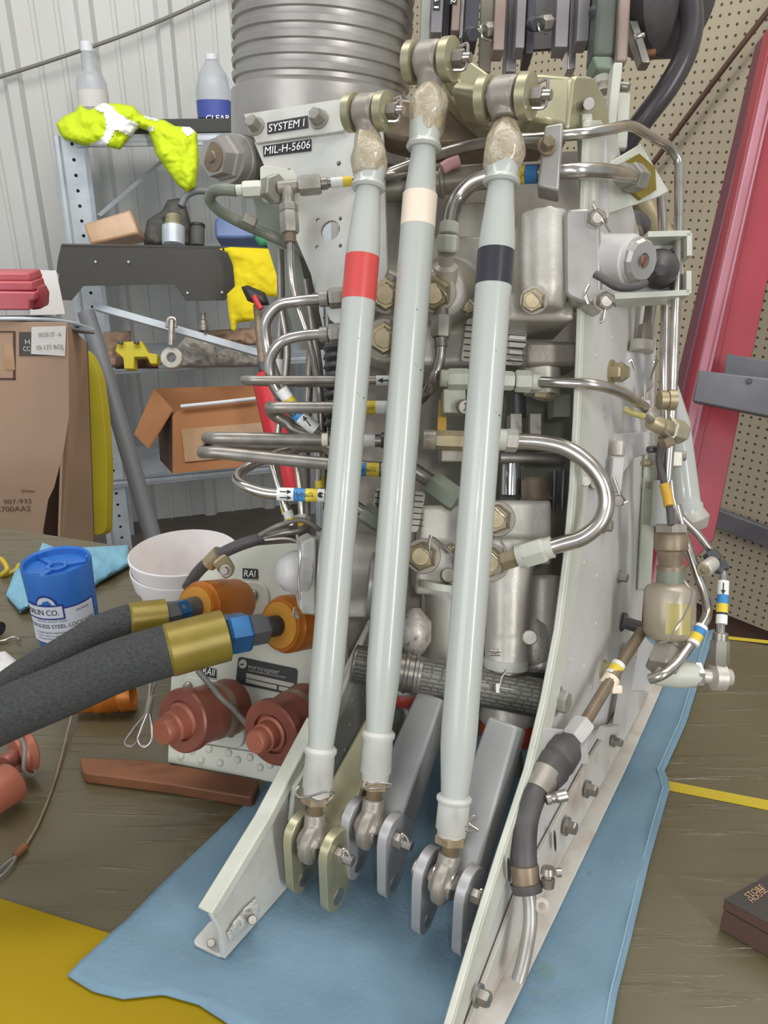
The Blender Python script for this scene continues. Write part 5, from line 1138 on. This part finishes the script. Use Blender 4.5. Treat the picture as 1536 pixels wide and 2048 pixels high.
# ================================================================ top of the unit: rails, levers
for x, w, y1, m, z, d in ((846, 9, 178, 'lip_paint', .60, .03), (870, 11, 84, 'greyrail', .585, .03), (889, 7, 90, 'darkrail', .60, .03), (907, 8, 80, 'brownrail', .59, .03), (920, 4, 82, 'steel', .588, .01), (938, 14, 92, 'darkrail', .60, .03), (968, 12, 150, 'beige', .64, .01), (994, 11, 112, 'brownrail', .59, .02), (1017, 10, 160, 'greyrail', .61, .03), (1036, 9, 108, 'greyrail', .585, .02), (1053, 8, 125, 'darkrail', .60, .03), (1118, 13, 106, 'greyrail', .59, .02), (1138, 8, 150, 'steel', .60, .02), (1160, 12, 95, 'greyrail', .585, .02), (1176, 4, 90, 'darkrail', .59, .02)):
    b = beam('rail', (x + 8, -60, z), (x, y1, z), RT * px(w, z), FW * d * .4, m, HU, .0008)
    if x == 870:
        pl_ = (P(870, 10, z) - FW * (d * .4 + .0004), -FW); pslab('label_plate', pl_, [(868, -30), (882, -30), (880, 20), (866, 20)], .0004, 'label_black', b)
        o = on(pl_, 869, -14, .0006); ex = on(pl_, 868, 16, .0006) - o; text3('lettering', 'B1', o, ex, (FW.cross(ex)).normalized() * -px(9, z), 'white_print', b)
    if x == 907:
        pl_ = (P(907, 10, z) - FW * (d * .4 + .0004), -FW); pslab('label_plate', pl_, [(899, -30), (916, -30), (914, 9), (898, 9)], .0004, 'label_black', b)
        o = on(pl_, 902, -4, .0006); ex = on(pl_, 902, 6, .0006) - o; text3('lettering', '2', o, ex, (FW.cross(ex)).normalized() * -px(9, z), 'white_print', b)
for (x, y, z) in ((935, 68, .575), (1062, 48, .58), (1187, 25, .57)):
    cyl('rail_bolt', (x, y, z), (x + 12, y + 1, z - .006), 13, 'darkrail', HU, 16)
for (x, y) in ((968, 62), (1082, 48)):
    n = hexn('castle_nut', (x + 20, y - 2, .59), (x, y, .585), 15, 'cast_dark', HU); cyl('bolt_end', (x, y, .585), (x - 14, y + 2, .582), 6, 'steel_dull', n); tube('cotter_pin', [(x + 4, y - 16, .58), (x - 6, y - 8, .575), (x - 2, y + 14, .575), (x + 14, y + 20, .58)], 2.6, 'steel', n, 6)
slab('rail_backing', [P(872, -70, .66), P(952, -70, .66), P(946, 88, .66), P(868, 84, .66)], .004, 'darkrail', HU); slab('rail_backing', [P(982, -70, .66), P(1118, -70, .66), P(1112, 96, .66), P(980, 104, .66)], .004, 'rubber', HU)
LVR = beam('green_lever', (1215, -60, .57), (1200, 130, .57), RT * px(22, .57), FW * .012, 'dark_green', HU, .003)
beam('lever_end', (1197, 128, .57), (1206, 155, .57), RT * px(20, .57), FW * .011, 'green_cap', LVR, .002); lathe('lever_ball', (1203, 155, .57), (1206, 185, .57), [(0, 17), (.5, 18), (.6, 10), (1, 16)], 'cast', LVR, 16)
beam('brown_lever', (1248, -60, .56), (1238, 135, .56), RT * px(11, .56), FW * .008, 'brownrail', HU, .002)
beam('white_strap', (1232, 134, .545), (1214, 300, .55), RT * px(9, .55), FW * .006, 'lip_paint', HU, .001); beam('white_strap', (1247, 190, .56), (1240, 300, .56), RT * px(12, .56), FW * .003, 'lip_paint', HU, .001)
beam('white_post', (1168, 238, .505), (1176, 412, .51), RT * px(10, .51), FW * .008, 'lip_paint', HU, .001); beam('white_post', (1195, 260, .53), (1202, 440, .535), RT * px(14, .53), FW * .004, 'plate_paint', HU, .001)
cyl('small_bolt', (1228, 172, .55), (1258, 175, .545), 9, 'steel_dull', HU)
# drum, clamp ring and black boot at the top right
DR = lathe('gyro_drum', (1226, -18, .645), (1300, -24, .62), [(0, 88), (.5, 98), (.55, 112), (.8, 118), (1, 118)], 'cast_dark', HU, 40)
lathe('clamp_ring', (1296, -24, .622), (1316, -26, .616), [(0, 124), (.4, 130), (1, 126)], 'brownrail', DR, 40); lathe('rubber_boot', (1314, -26, .617), (1378, -30, .598), [(0, 118), (.1, 128), (.8, 126), (1, 108)], 'rubber', DR, 40)
beam('clamp_arm', (1262, 50, .60), (1288, 134, .60), RT * px(9, .6), FW * .006, 'steel_dull', DR, .001); cyl('clamp_screw', (1268, 76, .595), (1288, 70, .595), 6, 'steel', DR); cyl('hook', (1290, 108, .605), (1310, 106, .605), 8, 'copper', DR)
tube('black_hose', [(1355, -90, .60), (1376, -20, .60), (1384, 50, .60), (1368, 115, .60), (1335, 175, .605), (1290, 235, .615), (1250, 290, .63), (1230, 350, .65)], 22, 'rubber_gloss', HU, 18)
# clamp block and the two big pipes it holds
CK = slab('clamp_block', [P(1090, 250, .474), P(1127, 244, .472), P(1118, 382, .474), P(1074, 372, .477)], .022, 'alloy', HU, bev=.0015)
bolt((P(1093, 292, .473), -FW), 1093, 293, 14, 'bronze', CK, .006)
t1 = tube('pipe', [(760, 352, .555), (830, 325, .545), (885, 305, .535), (950, 288, .52), (1030, 278, .50), (1100, 274, .485), (1160, 268, .477), (1220, 258, .487), (1262, 252, .51), (1300, 272, .532), (1340, 296, .555), (1356, 318, .56), (1358, 360, .56), (1357, 470, .56), (1352, 600, .56), (1348, 720, .57), (1342, 860, .575), (1335, 960, .58)], 10, 'steel', HU, 12, 6)
t2 = tube('pipe', [(1100, 344, .485), (1150, 342, .475), (1200, 342, .482), (1238, 347, .50), (1262, 353, .52)], 15, 'steel', HU, 16)
sleeve((1040, 350, .508), (1076, 348, .504), 18, [('lab_yellow', .6), ('lab_blue', 1.3)], pk1); wraptext('lettering', 'Hydr', (1044, 350, .5075), (1070, 348, .505), px(18, .506), 'ink', pk1, -.002, .004)
MP = plane3(P(1200, 330, .535), P(1283, 287, .55), P(1205, 430, .535))
mp_ = pslab('mount_plate', MP, [(1196, 338), (1282, 287), (1338, 382), (1316, 394), (1200, 432)], .003, 'lip_paint', HU, bev=.0006)
a = on(MP, 1275, 356, .0005); lathe('brass_washer', a, a + MP[1] * .003, [(0, px(46, .54)), (1, px(46, .54))], 'gold', mp_, 6, 20, True, .4)
hexn('bulkhead_nut', (1278, 358, .537), (1258, 353, .525), 28, 'nutgrey', mp_); hexn('union_nut', (1258, 353, .525), (1238, 347, .510), 22, 'nutgrey', mp_)
tube('pink_grip', [(884, 338, .55), (900, 328, .55), (918, 322, .55)], 12, 'pinkish', HU, 10)
lathe('spool', (770, 380, .565), (985, 352, .56), [(0, 24), (.3, 24), (.31, 30), (.34, 30), (.35, 26), (.5, 26), (.51, 30), (.54, 30), (.55, 24), (1, 24)], 'cast_dark', HU, 24)
# ================================================================ the right-hand side: pipes, valve, filter bowl
for pts, r in (([(1322, 395, .59), (1328, 500, .59), (1330, 640, .59), (1328, 760, .59), (1330, 900, .60), (1335, 1000, .60)], 9), ([(1342, 880, .59), (1340, 960, .60), (1352, 1020, .60), (1395, 1068, .60), (1424, 1106, .60)], 8)):
    tube('pipe', pts, r, 'steel', HU, 12)
tube('brown_hose', [(1290, 560, .63), (1270, 480, .63), (1262, 440, .63), (1300, 460, .64), (1340, 470, .64)], 20, 'rubber', HU, 12); lathe('hose_socket', (1222, 455, .60), (1268, 470, .62), [(0, 16), (.6, 18), (.62, 21), (1, 20)], 'bronze', HU, 16); lathe('tan_elbow', (1282, 400, .64), (1320, 480, .64), [(0, 22), (.4, 24), (1, 32)], 'brass', HU, 16)
VB = slab('relief_valve', roundloop([P(1245, 700, .60), P(1308, 700, .605), P(1312, 770, .605), P(1280, 800, .60), P(1240, 772, .60)], .004), .035, 'plate_paint', HU, bev=.002)
hexn('valve_nut', (1232, 745, .585), (1248, 745, .59), 19, 'brass', VB); hexn('top_nut', (1288, 700, .61), (1294, 650, .61), 17, 'cast_dark', VB); tube('top_pipe', [(1296, 655, .61), (1302, 610, .61), (1308, 560, .615)], 11, 'steel_dull', VB, 10); cyl('collar', (1282, 704, .60), (1285, 682, .60), 24, 'cast', VB)
for pts in ([(1270, 738, .585), (1262, 720, .584), (1256, 724, .584)], [(1300, 760, .595), (1308, 735, .595), (1314, 720, .595), (1305, 725, .595)], [(1290, 800, .59), (1290, 770, .59)]): tube('safety_wire', pts, 2.4, 'steel', VB, 6)
slab('shelf_plate', [P(1216, 805, .60), P(1300, 800, .62), P(1305, 870, .62), P(1210, 870, .60)], .004, 'plate_paint', HU)
CLB = slab('side_clamp', roundloop([P(1218, 868, .585), P(1310, 862, .61), P(1312, 905, .61), P(1270, 915, .60), P(1222, 980, .585), P(1200, 1000, .58), P(1180, 990, .575)], .004), .012, 'plate_paint', HU, bev=.001)
cyl('post', (1238, 882, .575), (1236, 912, .575), 13, 'cast', CLB); beam('latch', (1235, 915, .572), (1228, 985, .572), RT * px(12, .57), FW * .004, 'plate_paint', CLB, .001); tube('safety_wire', [(1228, 955, .566), (1238, 985, .566), (1242, 1005, .566), (1236, 1010, .566), (1255, 1002, .566)], 2.5, 'steel', CLB, 6); hexn('wire_nut', (1240, 1000, .57), (1236, 1002, .562), 12, 'steel_dull', CLB)
for x, y in ((1172, 962), (1192, 968)): cyl('spacer', on(RPL, x, y), on(RPL, x, y, .006), 11, 'cast', HU, 16)
# tee on the right
TE = cyl('tee_body', (1300, 842, .555), (1366, 872, .565), 17, 'brass', HU); hexn('tee_nut', (1338, 858, .56), (1366, 866, .565), 24, 'chromate', TE); cyl('collar', (1290, 822, .553), (1312, 842, .556), 13, 'cast_dark', TE); hexn('tee_nut', (1330, 872, .56), (1338, 890, .562), 18, 'bronze', TE); lathe('cap', (1318, 800, .57), (1350, 800, .57), [(0, 20), (.5, 18), (.52, 21), (1, 21)], 'brass', TE, 18)
tube('label_tag', [(1248, 818, .545), (1266, 826, .543), (1288, 833, .545)], 7, 'amber', TE, 8); tube('safety_wire', [(1340, 832, .55), (1350, 850, .545), (1346, 875, .545), (1330, 862, .545)], 2.2, 'steel', TE, 6)
CL2 = box('pipe_clamp', P(1330, 920, .59), RT * px(26, .59), UP * px(15, .59), FW * .01, 'cast', HU, .001); cyl('clamp_bolt', (1300, 925, .585), (1285, 927, .583), 8, 'brass', CL2); cyl('clamp_bolt', (1350, 912, .585), (1372, 912, .583), 10, 'cast_dark', CL2); cyl('clamp_bolt', (1310, 898, .585), (1296, 900, .583), 7, 'dark_steel', CL2)
WR = tube('sensor_cable', [(1322, 885, .58), (1318, 920, .578), (1328, 965, .575), (1338, 1010, .57), (1342, 1050, .565)], 7, 'rubber', HU, 10); tube('cable_sleeve', [(1328, 968, .573), (1334, 990, .571), (1338, 1012, .568)], 10, 'yellow_part', WR, 10)
lathe('white_tube', (1345, 770, .64), (1372, 1030, .64), [(0, 10), (.3, 26), (.85, 30), (.9, 30), (.92, 34), (1, 34)], 'paint', HU, 24); lathe('lower_housing', (1372, 1025, .64), (1385, 1060, .64), [(0, 34), (.5, 40), (1, 30)], 'cast', HU, 20); lathe('lower_housing', (1325, 960, .65), (1330, 1050, .65), [(0, 18), (.8, 26), (1, 30)], 'paint', HU, 20)
beam('side_strip', (1300, 900, .66), (1286, 1180, .67), RT * px(14, .66), FW * .004, 'paint_green', HU, .001)
# filter bowl
FB = lathe('filter_bowl', (1340, 1165, .585), (1338, 1280, .585), [(0, 26), (.06, 44), (.14, 50), (.85, 50), (.95, 44), (1, 34)], 'bowl', HU, 40)
cyl('bowl_neck', (1342, 1138, .585), (1340, 1170, .585), 27, 'greenmetal', FB); lathe('bowl_head', (1342, 1062, .583), (1342, 1140, .585), [(0, 28), (.1, 33), (.45, 33), (.5, 28), (.85, 24), (.9, 28), (1, 28)], 'bronze', FB, 24); hexn('head_nut', (1342, 1048, .58), (1342, 1066, .58), 33, 'cast_dark', FB)
fd = (C0 - P(1340, 1230, .585)).normalized(); bb0 = P(1339.5, 1202, .585); bb1 = P(1338.5, 1262, .585); dn_ = (bb1 - bb0).normalized(); fd = (fd - dn_ * fd.dot(dn_)).normalized(); uu = dn_.cross(fd); rb_ = px(50.6, .585)
vs = []
for i in range(9):
    an = (-.15 + i / 8 * 1.0) * 1; dv = fd * math.cos(an) + uu * -math.sin(an)
    if i == 0 and dv.dot(RT) > .5: pass
    for q_ in (bb0, bb1): vs.append(q_ + (fd * math.cos(an) + (uu if uu.dot(RT) > 0 else -uu) * math.sin(an)) * rb_)
mk('sight_glass', vs, [(2 * i, 2 * i + 1, 2 * i + 3, 2 * i + 2) for i in range(8)], 'amber', FB, 60)
tube('safety_wire', [(1368, 1160, .56), (1384, 1185, .555), (1372, 1225, .548), (1350, 1260, .545), (1335, 1282, .548), (1318, 1286, .55)], 2.4, 'steel', FB, 6)
BT = cyl('bowl_stem', (1338, 1278, .585), (1337, 1310, .58), 27, 'cast', HU); hexn('stem_nut', (1338, 1300, .58), (1322, 1340, .57), 34, 'cast_dark', BT); lathe('manifold', (1310, 1345, .575), (1400, 1350, .575), [(0, 24), (.4, 28), (.6, 28), (1, 22)], 'lip_paint', BT, 20); hexn('manifold_nut', (1388, 1350, .575), (1402, 1350, .575), 26, 'steel', BT)
lathe('swivel', (1402, 1352, .575), (1462, 1355, .575), [(0, 14), (.3, 14), (.4, 28), (.75, 28), (.8, 20), (1, 16)], 'cast', BT, 20); hexn('riser_nut', (1438, 1330, .575), (1440, 1280, .575), 19, 'cast_dark', BT); cyl('collar', (1440, 1285, .575), (1441, 1265, .575), 15, 'steel_dull', BT)
pr1 = tube('pipe', [(1441, 1268, .575), (1443, 1220, .58), (1446, 1160, .585), (1444, 1142, .588), (1434, 1126, .592), (1424, 1112, .595)], 8, 'steel', HU, 12)
sleeve((1443, 1248, .576), (1447, 1162, .584), 11, [('white', .5), ('black_band', .12), ('lab_yellow', .5), ('lab_blue', .5), ('white', .8)], pr1); arrow((1447, 1166, .577), (1446, 1190, .575), .001, pr1)
UN = hexn('union_nut', (1432, 1122, .592), (1418, 1104, .595), 16, 'dark_steel', HU); cyl('stub', (1426, 1126, .585), (1408, 1140, .575), 15, 'cast', UN); lathe('bore', (1409, 1139, .5755), (1405, 1142, .573), [(0, 13), (1, 12), (1, 6), (.2, 6)], 'brass', UN, 14); hexn('union_nut', (1446, 1142, .586), (1436, 1124, .59), 15, 'dark_steel', UN)
pr2 = tube('pipe', [(1352, 1010, .60), (1372, 1085, .60), (1392, 1140, .595), (1410, 1190, .59), (1415, 1225, .585), (1402, 1256, .575), (1380, 1290, .57), (1350, 1330, .56), (1320, 1352, .555), (1300, 1358, .56)], 10, 'steel', HU, 12)
sleeve((1404, 1252, .5735), (1385, 1288, .569), 12.5, [('white', .3), ('lab_blue', .6), ('lab_yellow', .7), ('white', .3)], pr2)
# the drain line down the side plate
DL = tube('drain_pipe', [(1284, 1262, .60), (1240, 1330, .575), (1200, 1395, .55), (1160, 1462, .525)], 12, 'bronze', HU, 12)
sleeve((1238, 1328, .574), (1222, 1352, .568), 14, [('white', .5), ('lab_yellow', .9), ('white', .4)], DL); lathe('pipe_clamp', (1224, 1356, .566), (1212, 1374, .562), [(0, 17), (1, 17)], 'cream_band', DL, 16); box('clamp_ear', P(1232, 1378, .56), RT * .004, UP * .003, FW * .003, 'cream_band', DL, .001)
lathe('rubber_grommet', (1240, 1242, .64), (1290, 1258, .64), [(0, 18), (.15, 20), (.2, 12), (1, 13)], 'rubber', DL, 16)
slab('drain_bracket', [on(RPL, 1085, 1455, .004), on(RPL, 1172, 1465, .010), on(RPL, 1180, 1530, .010), on(RPL, 1095, 1520, .004)], .003, 'plate_paint', HU, bev=.0005)
hexn('drain_nut', (1168, 1448, .527), (1142, 1482, .515), 25, 'plate_paint', DL)
DH = lathe('hose_end', (1140, 1485, .514), (1085, 1560, .485), [(0, 22), (.2, 36), (.5, 38), (.55, 34), (.7, 38), (1, 33)], 'rubber', HU, 28)
tube('rubber_hose', [(1092, 1548, .487), (1068, 1590, .475), (1052, 1640, .468), (1048, 1700, .462), (1052, 1765, .458)], 25, 'rubber', DH, 22)
lathe('hose_clamp', (1092, 1545, .487), (1072, 1585, .477), [(0, 31), (1, 29)], 'cast_dark', DH, 24); lathe('clamp_screw', (1092, 1600, .468), (1134, 1590, .47), [(0, 10), (.2, 11), (.25, 8), (.35, 11), (.4, 8), (.5, 12), (.95, 12), (1, 8)], 'steel', DH, 14)
lathe('hose_clamp', (1049, 1730, .459), (1053, 1772, .457), [(0, 28), (1, 28)], 'bronze', DH, 24); lathe('clamp_band', (1052, 1766, .457), (1055, 1784, .456), [(0, 32), (1, 30)], 'rubber', DH, 24); lathe('clamp_screw', (1096, 1735, .452), (1096, 1775, .452), [(0, 13), (.3, 15), (.35, 10), (.5, 10), (.55, 14), (1, 12)], 'steel_dull', DH, 14); lathe('clamp_ear', (1112, 1745, .455), (1122, 1745, .455), [(0, 9), (1, 9)], 'steel', DH, 12)
_c = P(1084, 1812, .452); slab('ring_terminal', circ(_c, (C0 - _c).normalized(), px(15, .452), 18), .001, 'steel_dull', DH, [(_c, px(7, .452))])
tube('drain_spout', [(1055, 1770, .457), (1060, 1810, .455), (1060, 1850, .452), (1052, 1900, .45), (1044, 1935, .448), (1036, 1962, .446)], 14, 'alloy', DH, 16)
# channel strap on the foot
slab('strap', [on(RPL, 1206, 1480, .012), on(RPL, 1215, 1455, .012), on(RPL, 1240, 1450, .012), on(RPL, 1270, 1290, .012), on(RPL, 1278, 1288, .012), on(RPL, 1250, 1460, .012), on(RPL, 1222, 1468, .012)], .006, 'plate_paint', HU)
